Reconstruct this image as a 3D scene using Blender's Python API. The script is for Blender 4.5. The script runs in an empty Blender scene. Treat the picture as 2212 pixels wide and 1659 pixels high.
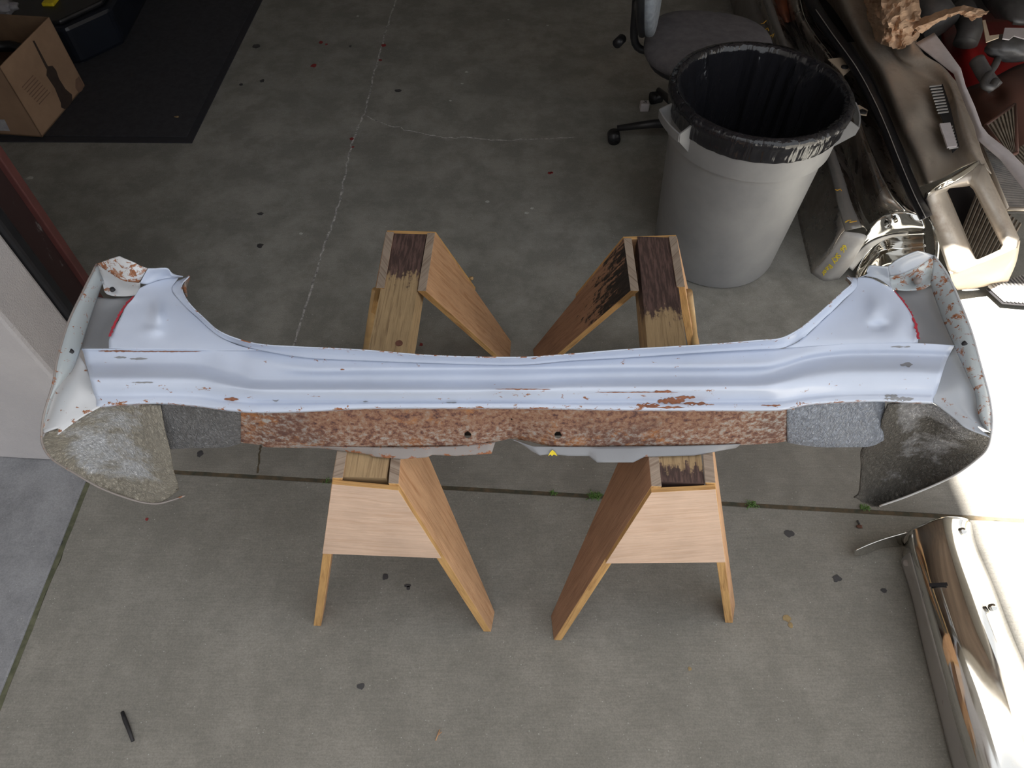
import bpy, bmesh, math, random
from mathutils import Vector, Matrix, noise
random.seed(7)
scn = bpy.context.scene
COL = scn.collection
# ------------------------------------------------------------------ camera
F, CX, CY, CAMH, DEP = 1530.0, 1106.0, 829.5, 1.95, math.radians(53.8)
SD, CD = math.sin(DEP), math.cos(DEP)
cam = bpy.data.cameras.new('camera'); camo = bpy.data.objects.new('camera', cam); COL.objects.link(camo)
camo.location = (0, 0, CAMH); camo.rotation_euler = (math.pi/2-DEP, 0, 0)
cam.sensor_width = 36; cam.lens = 36*F/2212; cam.clip_end = 200; cam.clip_start = .02
scn.camera = camo
# ------------------------------------------------------------------ world, sun, exposure
w = bpy.data.worlds.new('world'); scn.world = w; w.use_nodes = True
bg = w.node_tree.nodes['Background']; bg.inputs[0].default_value = (.93, .96, 1.0, 1); bg.inputs[1].default_value = .72
sun = bpy.data.lights.new('sun', 'SUN'); sun.energy = 26; sun.angle = .0095; sun.color = (1, .96, .9)
suno = bpy.data.objects.new('sun', sun); COL.objects.link(suno); suno.location = (-3, -2, 8)
SUND = Vector((.45, .33, -1)).normalized()
suno.rotation_euler = SUND.to_track_quat('-Z', 'Y').to_euler()
scn.view_settings.view_transform = 'Standard'; scn.view_settings.look = 'None'
scn.view_settings.gamma = 1; scn.view_settings.use_curve_mapping = False
scn.view_settings.exposure = 1.0

# ------------------------------------------------------------------ pixel -> place helpers
def ray(px, py):
    u = (px-CX)/F; v = (py-CY)/F
    return Vector((u, CD - v*SD, -(SD + v*CD)))
def W(px, py, h=0.0):
    d = ray(px, py)
    return Vector((0, 0, CAMH)) + d*((CAMH-h)/-d.z)
def onplane(px, py, p, n, off=0.0):
    d = ray(px, py); o = Vector((0, 0, CAMH))
    t = (p-o).dot(n)/d.dot(n)
    return o + d*t + n*off
def proj(p):
    q = p - Vector((0, 0, CAMH)); z = q.y*CD - q.z*SD; v = (-q.z*CD - q.y*SD)/z
    return CX + F*q.x/z, CY + F*v

# ------------------------------------------------------------------ materials
class NT:
    def __init__(s, name):
        s.m = bpy.data.materials.new(name); s.m.use_nodes = True
        s.t = s.m.node_tree; s.b = s.t.nodes['Principled BSDF']
    def n(s, typ, **k):
        x = s.t.nodes.new(typ)
        for a, b in k.items(): setattr(x, a, b)
        return x
    def l(s, a, b): s.t.links.new(a, b)
    def coord(s, scale=(1, 1, 1), out='Object'):
        tc = s.n('ShaderNodeTexCoord'); mp = s.n('ShaderNodeMapping'); mp.inputs['Scale'].default_value = scale
        s.l(tc.outputs[out], mp.inputs['Vector']); return mp.outputs[0]
    def noise(s, vec, scale, detail=4, rough=.6, dist=0):
        x = s.n('ShaderNodeTexNoise'); x.inputs['Scale'].default_value = scale; x.inputs['Detail'].default_value = detail
        x.inputs['Roughness'].default_value = rough; x.inputs['Distortion'].default_value = dist
        s.l(vec, x.inputs['Vector']); return x.outputs['Fac']
    def ramp(s, fac, stops):
        r = s.n('ShaderNodeValToRGB'); e = r.color_ramp.elements
        while len(e) < len(stops): e.new(.5)
        for i, (p, c) in enumerate(stops):
            e[i].position = p; e[i].color = (*c, 1) if not isinstance(c, (int, float)) else (c, c, c, 1)
        s.l(fac, r.inputs[0]); return r.outputs[0]
    def mix(s, fac, a, b, mode='MIX'):
        m = s.n('ShaderNodeMix', data_type='RGBA', blend_type=mode)
        for val, i in ((fac, 0), (a, 6), (b, 7)):
            if isinstance(val, (int, float)): m.inputs[i].default_value = val
            elif isinstance(val, tuple): m.inputs[i].default_value = (*val, 1)
            else: s.l(val, m.inputs[i])
        return m.outputs[2]
    def math(s, op, a, b=0.0):
        m = s.n('ShaderNodeMath', operation=op)
        for val, i in ((a, 0), (b, 1)):
            if isinstance(val, (int, float)): m.inputs[i].default_value = val
            else: s.l(val, m.inputs[i])
        return m.outputs[0]
    def bump(s, h, strength=.3, dist=.002):
        b = s.n('ShaderNodeBump'); b.inputs['Strength'].default_value = strength; b.inputs['Distance'].default_value = dist
        s.l(h, b.inputs['Height']); s.l(b.outputs[0], s.b.inputs['Normal'])
    def attr(s, name):
        a = s.n('ShaderNodeAttribute'); a.attribute_name = name; return a.outputs['Fac']
    def set(s, col=None, rough=None, metal=None, **k):
        for key, v in (('Base Color', col), ('Roughness', rough), ('Metallic', metal)):
            if v is None: continue
            if isinstance(v, (int, float)): s.b.inputs[key].default_value = v
            elif isinstance(v, tuple): s.b.inputs[key].default_value = (*v, 1)
            else: s.l(v, s.b.inputs[key])
        for key, v in k.items(): s.b.inputs[key.replace('_', ' ')].default_value = v
        return s.m

def simple(name, c1, c2=None, rough=.6, metal=0, scale=12, bump=0, bscale=None, dist=.002, lo=.35, hi=.65, **k):
    s = NT(name); co = s.coord()
    if c2 is None: c2 = tuple(x*.8 for x in c1)
    n = s.noise(co, scale)
    col = s.ramp(n, [(lo, c2), (hi, c1)])
    if bump: s.bump(s.noise(co, bscale or scale*6, 3), bump, dist)
    return s.set(col, rough, metal, **k)

def m_concrete(name, a, b, dark, streak=False, blot=.5):
    s = NT(name); co = s.coord()
    big = s.noise(co, 1.3, 5, .65); mid = s.noise(co, 6, 6, .7)
    col = s.ramp(big, [(.3, b), (.7, a)])
    col = s.mix(s.math('MULTIPLY', s.ramp(mid, [(.42, 1.0), (.62, 0.0)]), blot), col, dark)
    co2 = s.coord((1.5, 22, 1) if streak else (3, 9, 1))
    st = s.noise(co2, 9, 5, .75, .3)
    col = s.mix(.34 if streak else .15, col, s.ramp(st, [(.3, .62), (.7, 1.25)]), 'MULTIPLY')
    fine = s.noise(co, 260, 2, .6)
    col = s.mix(.55, col, s.ramp(fine, [(.3, .72), (.72, 1.25)]), 'MULTIPLY')
    sp = s.n('ShaderNodeTexVoronoi'); sp.inputs['Scale'].default_value = 75; s.l(co, sp.inputs['Vector'])
    gate = s.noise(co, 33, 1)
    spk = s.math('MULTIPLY', s.ramp(sp.outputs['Distance'], [(.07, 1.0), (.13, 0.0)]), s.ramp(gate, [(.52, 0.0), (.6, .55)]))
    col = s.mix(spk, col, (.6, .6, .56))
    s.bump(s.math('ADD', s.noise(co, 150, 3), s.math('MULTIPLY', st, 1.0 if streak else .3)), .35, .0015)
    return s.set(col, .82)
M = {}
M['slab_in'] = m_concrete('garage_concrete', (.34, .33, .3), (.26, .255, .23), (.15, .147, .13), False, .55)
M['slab_out'] = m_concrete('driveway_concrete', (.29, .272, .24), (.225, .215, .19), (.145, .14, .12), True, .4)
M['slab_apron'] = m_concrete('apron_concrete', (.29, .272, .24), (.235, .222, .195), (.13, .122, .105), True, .45)
M['slab_left'] = m_concrete('ramp_concrete', (.34, .345, .36), (.22, .22, .23), (.13, .13, .14), False, .5)
M['dirt'] = simple('joint_dirt', (.12, .085, .05), (.05, .05, .035), .95, scale=30, bump=.6)
M['moss'] = simple('joint_moss', (.13, .13, .08), (.07, .075, .045), .95, scale=30, bump=.6)
M['crackfill'] = simple('crack_filler', (.62, .6, .58), (.16, .15, .15), .9, scale=60)
M['stain'] = simple('oil_spot', (.06, .057, .06), (.045, .043, .045), .6, scale=60)
M['redspot'] = simple('red_paint', (.32, .03, .03), (.2, .03, .03), .6, scale=80)
M['leafbit'] = simple('tan_fleck', (.36, .26, .12), (.24, .17, .09), .8, scale=80)
M['whitebit'] = simple('white_fleck', (.55, .55, .52), (.4, .4, .38), .8, scale=80)
M['stucco'] = simple('stucco', (.56, .53, .53), (.5, .475, .48), .9, scale=5, bump=.8, bscale=220, dist=.003)
M['stucco_far'] = simple('building_stucco', (.42, .39, .36), (.36, .34, .31), .9, scale=2)
M['ceiling'] = simple('ceiling_wood', (.22, .165, .13), (.14, .105, .09), .8, scale=3)
M['wallin'] = simple('inner_wall', (.6, .58, .54), (.5, .48, .45), .9, scale=2)
M['rubber'] = simple('black_rubber', (.012, .012, .015), (.008, .008, .01), .45, scale=20)
M['blackpl'] = simple('black_plastic', (.02, .02, .022), (.012, .012, .014), .4, scale=20)
M['maroon'] = simple('maroon_paint', (.11, .036, .032), (.08, .028, .025), .45, scale=9)
s = NT('maroon_scraped'); co = s.coord((1, 1, .5)); 
n = s.noise(co, 26, 6, .75)
M['maroonweb'] = s.set(s.mix(s.ramp(n, [(.6, 0.0), (.68, .8)]), (.022, .008, .008), (.16, .15, .145)), .6)
M['mat'] = simple('mat_fibre', (.045, .045, .052), (.032, .032, .038), .95, scale=40, bump=.9, bscale=350, dist=.004)
M['matedge'] = simple('mat_rubber_edge', (.03, .03, .036), (.024, .024, .03), .8, scale=40)
M['card'] = simple('cardboard', (.42, .27, .17), (.34, .215, .135), .85, scale=7)
M['carddark'] = simple('cardboard_inside', (.27, .17, .1), (.2, .125, .075), .9, scale=7)
M['cardmark'] = simple('dark_box_mark', (.06, .04, .03), (.045, .03, .024), .8, scale=30)
M['cardtext'] = simple('box_faint_print', (.24, .14, .09), (.2, .12, .08), .85, scale=30)
M['paperlabel'] = simple('label_paper', (.6, .6, .6), (.45, .45, .5), .8, scale=50)
M['yellow'] = simple('yellow_marker', (.8, .62, .02), (.65, .5, .02), .6, scale=50)
M['orange'] = simple('orange_marker', (.75, .35, .03), (.8, .55, .05), .6, scale=50)
M['red_line'] = simple('red_overspray', (.5, .03, .05), (.3, .03, .05), .6, scale=60)

def m_panel(name, base, chip, thr=.62, rough=.32):
    s = NT(name); co = s.coord(); wear = s.attr('wear')
    n = s.noise(s.coord((1, 1.6, 1.6)), 42, 8, .72, .4)
    f = s.math('ADD', n, s.math('MULTIPLY', wear, .13))
    f2 = s.ramp(f, [(thr, 0.0), (thr+.02, 1.0)])
    n2 = s.noise(co, 90, 5, .7)
    rust = s.ramp(n2, [(.3, (.14, .045, .02)), (.5, (.3, .11, .04)), (.7, (.42, .4, .38))])
    tint = s.ramp(s.noise(co, 4, 4), [(.35, tuple(x*.9 for x in base)), (.65, base)])
    c = s.mix(f2, tint, chip if chip else rust)
    s.b.inputs['Coat Weight'].default_value = .35; s.b.inputs['Coat Roughness'].default_value = .2
    s.bump(s.math('ADD', s.math('MULTIPLY', f2, -.6), s.math('MULTIPLY', s.noise(co, 120, 2), .25)), .3, .001)
    return s.set(c, s.ramp(f2, [(0, rough), (1, .8)]))
M['paint'] = m_panel('silver_blue_paint', (.54, .6, .73), None, .685)
M['paintrim'] = m_panel('worn_rim_paint', (.4, .44, .46), None, .61)
M['paintwarm'] = m_panel('cream_worn_paint', (.6, .61, .63), None, .64)
M['primer'] = m_panel('grey_primer', (.24, .245, .26), None, .72, .45)
M['flapblue'] = m_panel('grey_flap', (.4, .43, .48), None, .67)
def m_under(name, light, dark, glitter=.5, lo=.42, hi=.58, sc=9):
    s = NT(name); co = s.coord()
    n = s.noise(co, sc, 8, .7, .5)
    wear = s.attr('wear')
    f = s.ramp(s.math('ADD', n, s.math('MULTIPLY', wear, .3)), [(lo, 0.0), (hi, 1.0)])
    c = s.mix(f, light, dark)
    c = s.mix(.5, c, s.ramp(s.noise(co, 70, 4), [(.3, .7), (.7, 1.3)]), 'MULTIPLY')
    s.bump(s.noise(s.coord((1.4, .7, 1)), 110, 4, .65, 1.0), 1.0, .02)
    return s.set(c, s.ramp(f, [(0, .26), (1, .4)]), s.math('MULTIPLY', s.math('SUBTRACT', 1.0, f), glitter))
M['tub_l'] = m_under('undercoat_silver_tan', (.72, .73, .76), (.44, .4, .33), .1, .46, .6)
M['tub_r'] = m_under('undercoat_dark_sparkle', (.5, .5, .52), (.1, .092, .08), .2, .42, .56, 7)
M['arm_l'] = m_under('undercoat_grey', (.26, .26, .27), (.2, .195, .19), .1, .3, .8)
M['arm_r'] = m_under('undercoat_blue', (.34, .38, .46), (.27, .3, .36), .1, .3, .8)
s = NT('rusted_steel'); co = s.coord()
n1 = s.noise(co, 85, 5, .72, .15); n2 = s.noise(co, 6, 4, .6); n3 = s.noise(co, 130, 3, .6)
c = s.ramp(n1, [(.34, (.07, .035, .035)), (.43, (.18, .085, .06)), (.5, (.27, .14, .085)), (.58, (.3, .18, .12)), (.68, (.34, .29, .25))])
c = s.mix(s.ramp(n2, [(.52, 0.0), (.64, .6)]), c, s.mix(n3, (.05, .028, .03), (.16, .075, .05)))
c = s.mix(s.ramp(s.noise(co, 11, 6, .7), [(.56, 0.0), (.64, .7)]), c, (.4, .16, .045))
c = s.mix(s.math('MULTIPLY', s.attr('wear'), s.ramp(n1, [(.48, 0.0), (.62, .75)])), c, (.4, .41, .4))
s.bump(s.math('ADD', n1, n3), .6, .0015)
M['rust'] = s.set(c, .72, .15)
M['rustrim'] = m_panel('rusty_grey_rim', (.26, .23, .215), None, .6, .6)

def m_wood(name, a, b, stain=None, sy=1.0, gr=1.0):
    s = NT(name); uv = s.coord((2.2, 38, 1), 'UV'); uv2 = s.coord((1, 1, 1), 'UV'); ob = s.coord()
    g = s.noise(uv, 3.0, 5, .6, .9); f = s.noise(s.coord((10, 220, 1), 'UV'), 2, 3)
    c = s.ramp(g, [(.32, b), (.5, a), (.7, tuple(min(1, x*1.12) for x in a))])
    c = s.mix(.4*gr, c, s.ramp(f, [(.3, .7), (.7, 1.2)]), 'MULTIPLY')
    c = s.mix(.5, c, s.ramp(s.noise(ob, 9, 4), [(.3, .8), (.7, 1.15)]), 'MULTIPLY')
    if stain:
        e = s.math('ADD', s.attr('wear'), s.math('MULTIPLY', s.math('SUBTRACT', s.noise(s.coord((5, 40, 1), 'UV'), 2.5, 5, .7), .5), 1.5))
        c = s.mix(s.ramp(s.math('ADD', e, s.math('MULTIPLY', s.math('SUBTRACT', s.noise(ob, 38, 6, .75), .5), 1.1)), [(.45, 0.0), (.62, 1.0)]), c, s.mix(s.ramp(s.noise(s.coord((4, 30, 1), 'UV'), 5, 5), [(.45, 0.0), (.6, 1.0)]), stain, tuple(x*2.3 for x in stain)))
    s.bump(s.math('ADD', g, f), .5, .0012)
    return s.set(c, .75)
M['beam'] = m_wood('weathered_beam', (.4, .28, .15), (.21, .135, .07), (.055, .032, .027))
M['leg'] = m_wood('orange_plank', (.52, .3, .16), (.4, .2, .09))
M['legdark'] = m_wood('brown_plank', (.36, .2, .12), (.27, .14, .08), (.015, .011, .009))
M['endgrain'] = m_wood('grey_end_grain', (.34, .27, .21), (.2, .14, .1))
M['ply'] = m_wood('pale_plywood', (.66, .47, .35), (.6, .4, .28), None, 1, .5)
M['edge'] = m_wood('plywood_edge', (.55, .32, .12), (.36, .18, .06))
M['knot'] = simple('knot', (.17, .07, .045), (.11, .045, .03), .7, scale=80)
M['bamboo'] = simple('round_dowel', (.5, .32, .14), (.4, .25, .11), .5, scale=20)

M['can'] = simple('grey_can_plastic', (.25, .25, .25), (.2, .2, .205), .5, scale=6, bump=.3, bscale=60, dist=.001)
s = NT('bag_plastic'); co = s.coord((1, 1, .25))
s.bump(s.noise(s.coord((1, 1, .12)), 22, 3, .5, .3), .7, .02)
M['bag'] = s.set((.014, .014, .017), .13)
M['fabric_l'] = simple('pale_blue_fabric', (.3, .33, .36), (.22, .24, .27), .95, scale=60, bump=.6, bscale=300)
M['fabric_d'] = simple('grey_fabric', (.13, .122, .13), (.095, .09, .098), .95, scale=30, bump=.6, bscale=300)
def m_chrome(name, base, rough, dirt=(.2, .15, .1), amt=.4, metal=1.0, sc=8):
    s = NT(name); co = s.coord()
    n = s.noise(co, sc, 6, .7)
    f = s.ramp(n, [(.48, 0.0), (.75, amt)])
    c = s.mix(f, base, dirt)
    r = s.math('ADD', rough, s.math('MULTIPLY', f, .5))
    s.bump(s.noise(co, 3, 2), .25, .01)
    return s.set(c, r, s.math('SUBTRACT', metal, s.math('MULTIPLY', f, .6)))
M['chrome'] = m_chrome('chrome', (.62, .61, .58), .07, amt=.22)
M['chromedk'] = m_chrome('dull_chrome', (.5, .47, .44), .27, amt=.6)
M['chromebr'] = m_chrome('brown_dusty_chrome', (.5, .45, .39), .42, (.24, .17, .12), .8, .55)
M['steelmat'] = m_chrome('matte_steel', (.36, .35, .34), .5, (.2, .16, .13), .4, .35)
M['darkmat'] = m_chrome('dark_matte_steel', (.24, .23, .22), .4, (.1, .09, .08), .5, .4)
M['beige'] = simple('beige_backing', (.6, .5, .38), (.52, .42, .31), .6, scale=5)
M['whitetrim'] = simple('white_trim', (.58, .54, .56), (.5, .47, .48), .45, scale=20)
M['slat'] = simple('grille_slat', (.5, .48, .46), (.34, .33, .32), .35, .4, scale=20)
M['slattan'] = simple('tan_slat', (.34, .3, .24), (.25, .21, .17), .5, .4, scale=20)
M['dark'] = simple('void_shade_black', (.02, .018, .02), (.012, .012, .014), .6, scale=5)  # near-black: stands in for shade in gaps, also used for black parts
M['redpaint'] = simple('red_body_paint', (.3, .015, .015), (.16, .012, .012), .35, scale=4)
M['brownpaint'] = simple('brown_body', (.13, .06, .045), (.09, .045, .035), .5, scale=4)
M['greymetal'] = simple('grey_cast_metal', (.17, .17, .175), (.1, .1, .105), .5, .5, scale=9, bump=.4, bscale=90)
M['paper'] = simple('kraft_paper', (.62, .42, .28), (.5, .33, .215), .85, scale=14, bump=.5, bscale=40, dist=.004)
M['green'] = simple('weed_green', (.1, .2, .04), (.07, .14, .03), .7, scale=60)
M['navy'] = simple('navy_plastic', (.012, .015, .024), (.01, .012, .018), .35, scale=10)
M['glove'] = simple('crumpled_white', (.4, .39, .4), (.3, .29, .32), .8, scale=20)

# ------------------------------------------------------------------ object helpers
def tag(o, label=None, cat=None, group=None, kind=None):
    for k, v in (('label', label), ('category', cat), ('group', group), ('kind', kind)):
        if v: o[k] = v
    return o
def thing(name, loc, label, cat, group=None):
    o = bpy.data.objects.new(name, None); COL.objects.link(o); o.location = loc; o.empty_display_size = .05
    return tag(o, label, cat, group)
def origin(parent):
    p = Vector((0, 0, 0))
    while parent: p += parent.location; parent = parent.parent
    return p
def obj(name, verts, faces, mat, parent=None, smooth=True, uvs=None, wear=None, mats=None, fm=None):
    me = bpy.data.meshes.new(name); o0 = origin(parent)
    me.from_pydata([tuple(Vector(v)-o0) for v in verts], [], faces)
    me.materials.append(mat)
    if mats:
        for x in mats: me.materials.append(x)
    if fm:
        for p, i in zip(me.polygons, fm): p.material_index = i
    if uvs:
        ul = me.uv_layers.new(name='UVMap')
        for p in me.polygons:
            for li in p.loop_indices: ul.data[li].uv = uvs[li] if len(uvs) == len(me.loops) else uvs[me.loops[li].vertex_index]
    if wear:
        a = me.attributes.new('wear', 'FLOAT', 'POINT')
        for i, x in enumerate(wear): a.data[i].value = x
    for p in me.polygons: p.use_smooth = smooth
    me.validate(); me.update()
    o = bpy.data.objects.new(name, me); COL.objects.link(o)
    if parent: o.parent = parent
    return o
def cr(p0, p1, p2, p3, t):
    return tuple(.5*((2*b) + (-a+c)*t + (2*a-5*b+4*c-d)*t*t + (-a+3*b-3*c+d)*t*t*t) for a, b, c, d in zip(p0, p1, p2, p3))
def resample(pts, n, smooth=True):
    out = []; m = len(pts)
    for i in range(m-1):
        for k in range(n):
            t = k/n
            if smooth: out.append(cr(pts[max(i-1, 0)] if i else tuple(2*a-b for a, b in zip(pts[0], pts[1])), pts[i], pts[i+1], pts[i+2] if i+2 < m else tuple(2*a-b for a, b in zip(pts[-1], pts[-2])), t))
            else: out.append(tuple(a+(b-a)*t for a, b in zip(pts[i], pts[i+1])))
    out.append(tuple(pts[-1])); return out
def thick(o, t, off=-1, bev=0):
    md = o.modifiers.new('thickness', 'SOLIDIFY'); md.thickness = t; md.offset = off
    return o
def patch(name, grid, mat, parent=None, sub=(6, 6), t=.003, smooth=(True, True), dh=(), holes=(), shade=True, world=False, off=-1, jag=0):
    g = [[tuple(p)+(0,)*(4-len(p)) for p in r] for r in grid]
    rows = [resample(r, sub[1], smooth[1]) for r in g]
    cols = [resample([r[j] for r in rows], sub[0], smooth[0]) for j in range(len(rows[0]))]
    nu, nv = len(cols[0]), len(cols)
    P = [[list(cols[j][i]) for j in range(nv)] for i in range(nu)]
    verts, wear = [], []
    for i in range(nu):
        for j in range(nv):
            x, y, h, wv = P[i][j]
            for (cx, cy, rx, ry, d) in dh:
                e = ((x-cx)/rx)**2 + ((y-cy)/ry)**2
                if e < 6: h += d*math.exp(-e)
            if jag and i == nu-1: y += jag*noise.noise(Vector((x*.15, 0, 3)))
            if holes:
                for (cx, cy, r) in holes:
                    dd = math.hypot(x-cx, y-cy)
                    pass
            P[i][j] = [x, y, h, wv]
            verts.append(Vector((x, y, h)) if world else W(x, y, h)); wear.append(max(0, wv))
    faces = []
    for i in range(nu-1):
        for j in range(nv-1):
            q = [i*nv+j, i*nv+j+1, (i+1)*nv+j+1, (i+1)*nv+j]
            if holes:
                cxs = sum(P[k//nv][k % nv][0] for k in q)/4; cys = sum(P[k//nv][k % nv][1] for k in q)/4
                if any(math.hypot(cxs-hx, cys-hy) < r for hx, hy, r in holes): continue
            faces.append(q)
    # orient the faces up or towards the street
    a = verts[0]; fl = Vector((0, 0, 0))
    for f in faces:
        p, q, r = verts[f[0]], verts[f[1]], verts[f[2]]; fl += (q-p).cross(r-p)
    view = (Vector((0, 0, CAMH)) - verts[len(verts)//2])
    if fl.dot(view) < 0: faces = [f[::-1] for f in faces]
    o = obj(name, verts, faces, mat, parent, shade, wear=wear)
    if t: thick(o, t, off)
    return o
def hexa(name, a, b, mat, parent=None, axis=0, wear=None, mats=None, fm=None, bevel=.0015, nseg=1):
    """solid between quad a (4 points) and quad b (4 points); UV u runs along a[0]->a[1] if axis 0 else a[1]->a[2]"""
    v = [Vector(p) for p in a]+[Vector(p) for p in b]
    f = [(0, 1, 2, 3), (7, 6, 5, 4), (0, 4, 5, 1), (1, 5, 6, 2), (2, 6, 7, 3), (3, 7, 4, 0)]
    L = (v[1]-v[0]) if axis == 0 else (v[2]-v[1])
    L.normalize(); o0 = v[0]; uvs = []
    ru, rv = random.random()*5, random.random()*5
    for q in f:
        n = (v[q[1]]-v[q[0]]).cross(v[q[2]]-v[q[0]])
        n = n.normalized() if n.length > 1e-9 else Vector((0, 0, 1))
        C = n.cross(L); C = C.normalized() if C.length > 1e-3 else L.orthogonal()
        for k in q: uvs.append(((v[k]-o0).dot(L)+ru, (v[k]-o0).dot(C)+rv))
    c = sum(v, Vector())/8
    tot = sum(((v[q[1]]-v[q[0]]).cross(v[q[2]]-v[q[0]])).dot(v[q[0]]-c) for q in f)
    o = obj(name, v, f, mat, parent, False, uvs, wear, mats, fm)
    if tot < 0: o.data.flip_normals()
    if bevel:
        md = o.modifiers.new('bevel', 'BEVEL'); md.width = bevel; md.segments = 2; md.limit_method = 'ANGLE'
    return o
def box(name, lo, hi, mat, parent=None, bevel=0.0):
    x0, y0, z0 = lo; x1, y1, z1 = hi
    return hexa(name, [(x0, y0, z0), (x1, y0, z0), (x1, y1, z0), (x0, y1, z0)], [(x0, y0, z1), (x1, y0, z1), (x1, y1, z1), (x0, y1, z1)], mat, parent, bevel=bevel)
def prism(name, poly, h0, h1, mat, parent=None, bevel=0, smooth=False):
    """poly of world (x,y)"""
    n = len(poly); v = [(x, y, h0) for x, y in poly]+[(x, y, h1) for x, y in poly]
    f = [tuple(range(n))[::-1], tuple(range(n, 2*n))]+[(i, (i+1) % n, n+(i+1) % n, n+i) for i in range(n)]
    ar = sum(poly[i][0]*poly[(i+1) % n][1]-poly[(i+1) % n][0]*poly[i][1] for i in range(n))
    o = obj(name, v, f, mat, parent, smooth)
    if ar < 0: o.data.flip_normals()
    if bevel:
        md = o.modifiers.new('bevel', 'BEVEL'); md.width = bevel; md.segments = 2; md.limit_method = 'ANGLE'
    return o
def lathe(name, prof, c, mat, parent=None, seg=72, dr=None, cap=False):
    v, f = [], []
    for k, (r, z) in enumerate(prof):
        for i in range(seg):
            a = 2*math.pi*i/seg; rr = r + (dr(a, z, k) if dr else 0)
            v.append((c[0]+rr*math.cos(a), c[1]+rr*math.sin(a), c[2]+z))
    for k in range(len(prof)-1):
        for i in range(seg):
            j = (i+1) % seg; f.append((k*seg+i, k*seg+j, (k+1)*seg+j, (k+1)*seg+i))
    if cap: f.append(tuple(range(seg))[::-1]); f.append(tuple(range((len(prof)-1)*seg, len(prof)*seg)))
    return obj(name, v, f, mat, parent)
def tube(name, pts, r, mat, parent=None, seg=10, cap=True, smooth=True, sub=1):
    if sub > 1: pts = resample([tuple(p) for p in pts], sub)
    pts = [Vector(p) for p in pts]; v, f = [], []
    n = None
    for i, p in enumerate(pts):
        d = (pts[min(i+1, len(pts)-1)]-pts[max(i-1, 0)]).normalized()
        if n is None: n = d.orthogonal().normalized()
        n = (n - d*n.dot(d)).normalized(); b = d.cross(n)
        rr = r[i] if isinstance(r, (list, tuple)) and len(r) == len(pts) else (r if not isinstance(r, (list, tuple)) else r[0])
        for k in range(seg):
            a = 2*math.pi*k/seg; v.append(p + (n*math.cos(a)+b*math.sin(a))*rr)
    for i in range(len(pts)-1):
        for k in range(seg):
            j = (k+1) % seg; f.append((i*seg+k, i*seg+j, (i+1)*seg+j, (i+1)*seg+k))
    if cap: f.append(tuple(range(seg))[::-1]); f.append(tuple(range((len(pts)-1)*seg, len(pts)*seg)))
    return obj(name, v, f, mat, parent, smooth)
def ribbon(name, pts, wd, mat, parent=None, h=.0012, jit=0, t=.0008):
    """flat strip over world points (z up)"""
    v, f = [], []
    for i, p in enumerate(pts):
        p = Vector(p); d = Vector(pts[min(i+1, len(pts)-1)])-Vector(pts[max(i-1, 0)]); s_ = Vector((-d.y, d.x, 0)).normalized()
        w1 = wd*.5*(1+jit*noise.noise(Vector((i*.9, 1, 5)))*2); w2 = wd*.5*(1+jit*noise.noise(Vector((i*.9, 7, 2)))*2)
        v += [p+s_*w1+Vector((0, 0, h)), p-s_*w2+Vector((0, 0, h))]
    for i in range(len(pts)-1): f.append((2*i, 2*i+1, 2*i+3, 2*i+2))
    o = obj(name, v, f, mat, parent, False); thick(o, t); return o
def strokes(name, lines, wd, mat, parent, p, n, off=.0015):
    """marker lines given as pixel polylines lying on the plane (p, n)"""
    v, f = [], []
    for ln in lines:
        q = [onplane(x, y, p, n, off) for x, y in ln]; b0 = len(v)
        for i, a in enumerate(q):
            d = (q[min(i+1, len(q)-1)]-q[max(i-1, 0)]); s_ = d.cross(n).normalized()*wd*.5
            v += [a+s_, a-s_]
        for i in range(len(q)-1): f.append((b0+2*i, b0+2*i+1, b0+2*i+3, b0+2*i+2))
    o = obj(name, v, f, mat, parent, False); thick(o, .0006, 1); return o
def frame_n(a, b, c, up=None):
    n = (b-a).cross(c-a).normalized()
    if n.dot(Vector((0, 0, CAMH))-a) < 0: n = -n
    return n
def blob(name, c, r, mat, parent=None, sub=3, amp=.15, fq=6, seed=0, flat=False):
    bm = bmesh.new(); bmesh.ops.create_icosphere(bm, subdivisions=sub, radius=1)
    for v in bm.verts:
        k = 1 + amp*noise.noise(v.co*fq*.3 + Vector((seed, seed*2, 0)))*2 + amp*.5*noise.noise(v.co*fq + Vector((seed, 0, 3)))*2
        v.co = Vector((v.co.x*r[0], v.co.y*r[1], v.co.z*r[2]))*k
    vs = [v.co+Vector(c) for v in bm.verts]; fs = [[v.index for v in f.verts] for f in bm.faces]; bm.free()
    return obj(name, vs, fs, mat, parent, not flat)
def P3(lst, h=0): return [W(x, y, h) for x, y in lst]

# ------------------------------------------------------------------ the setting
YAW = -.064
def yb(x, y0): return y0 + YAW*(x+1.06)          # lines parallel to the building front
def struct(o): o['kind'] = 'structure'; return o
JY = 1.088
struct(prism('garage_slab', [(-6, yb(-6, 1.4)), (6, yb(6, 1.4)), (6, 9), (-6, 9)], -.1, 0, M['slab_in']))
struct(prism('apron_slab', [(-1.32, yb(-1.32, JY+.006)), (6, yb(6, JY+.006)), (6, yb(6, 1.4)), (-1.32, yb(-1.32, 1.4))], -.1, 0, M['slab_apron']))
struct(prism('driveway_slab', [(-1.31, -8), (8, -8), (8, yb(8, JY-.006)), (-1.31, yb(-1.31, JY-.006))], -.1, -.002, M['slab_out'], bevel=.004))
struct(prism('ramp_slab', [(-8, -8), (-1.322, -8), (-1.322, yb(-1.322, JY)+.2), (-8, yb(-8, JY)+.4)], -.1, .002, M['slab_left'], bevel=.004))
jt = struct(ribbon('trim_1', [(x*.05-1.3, yb(x*.05-1.3, JY), -.006) for x in range(150)], .016, M['dirt'], None, .003, .6, .02))
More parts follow.
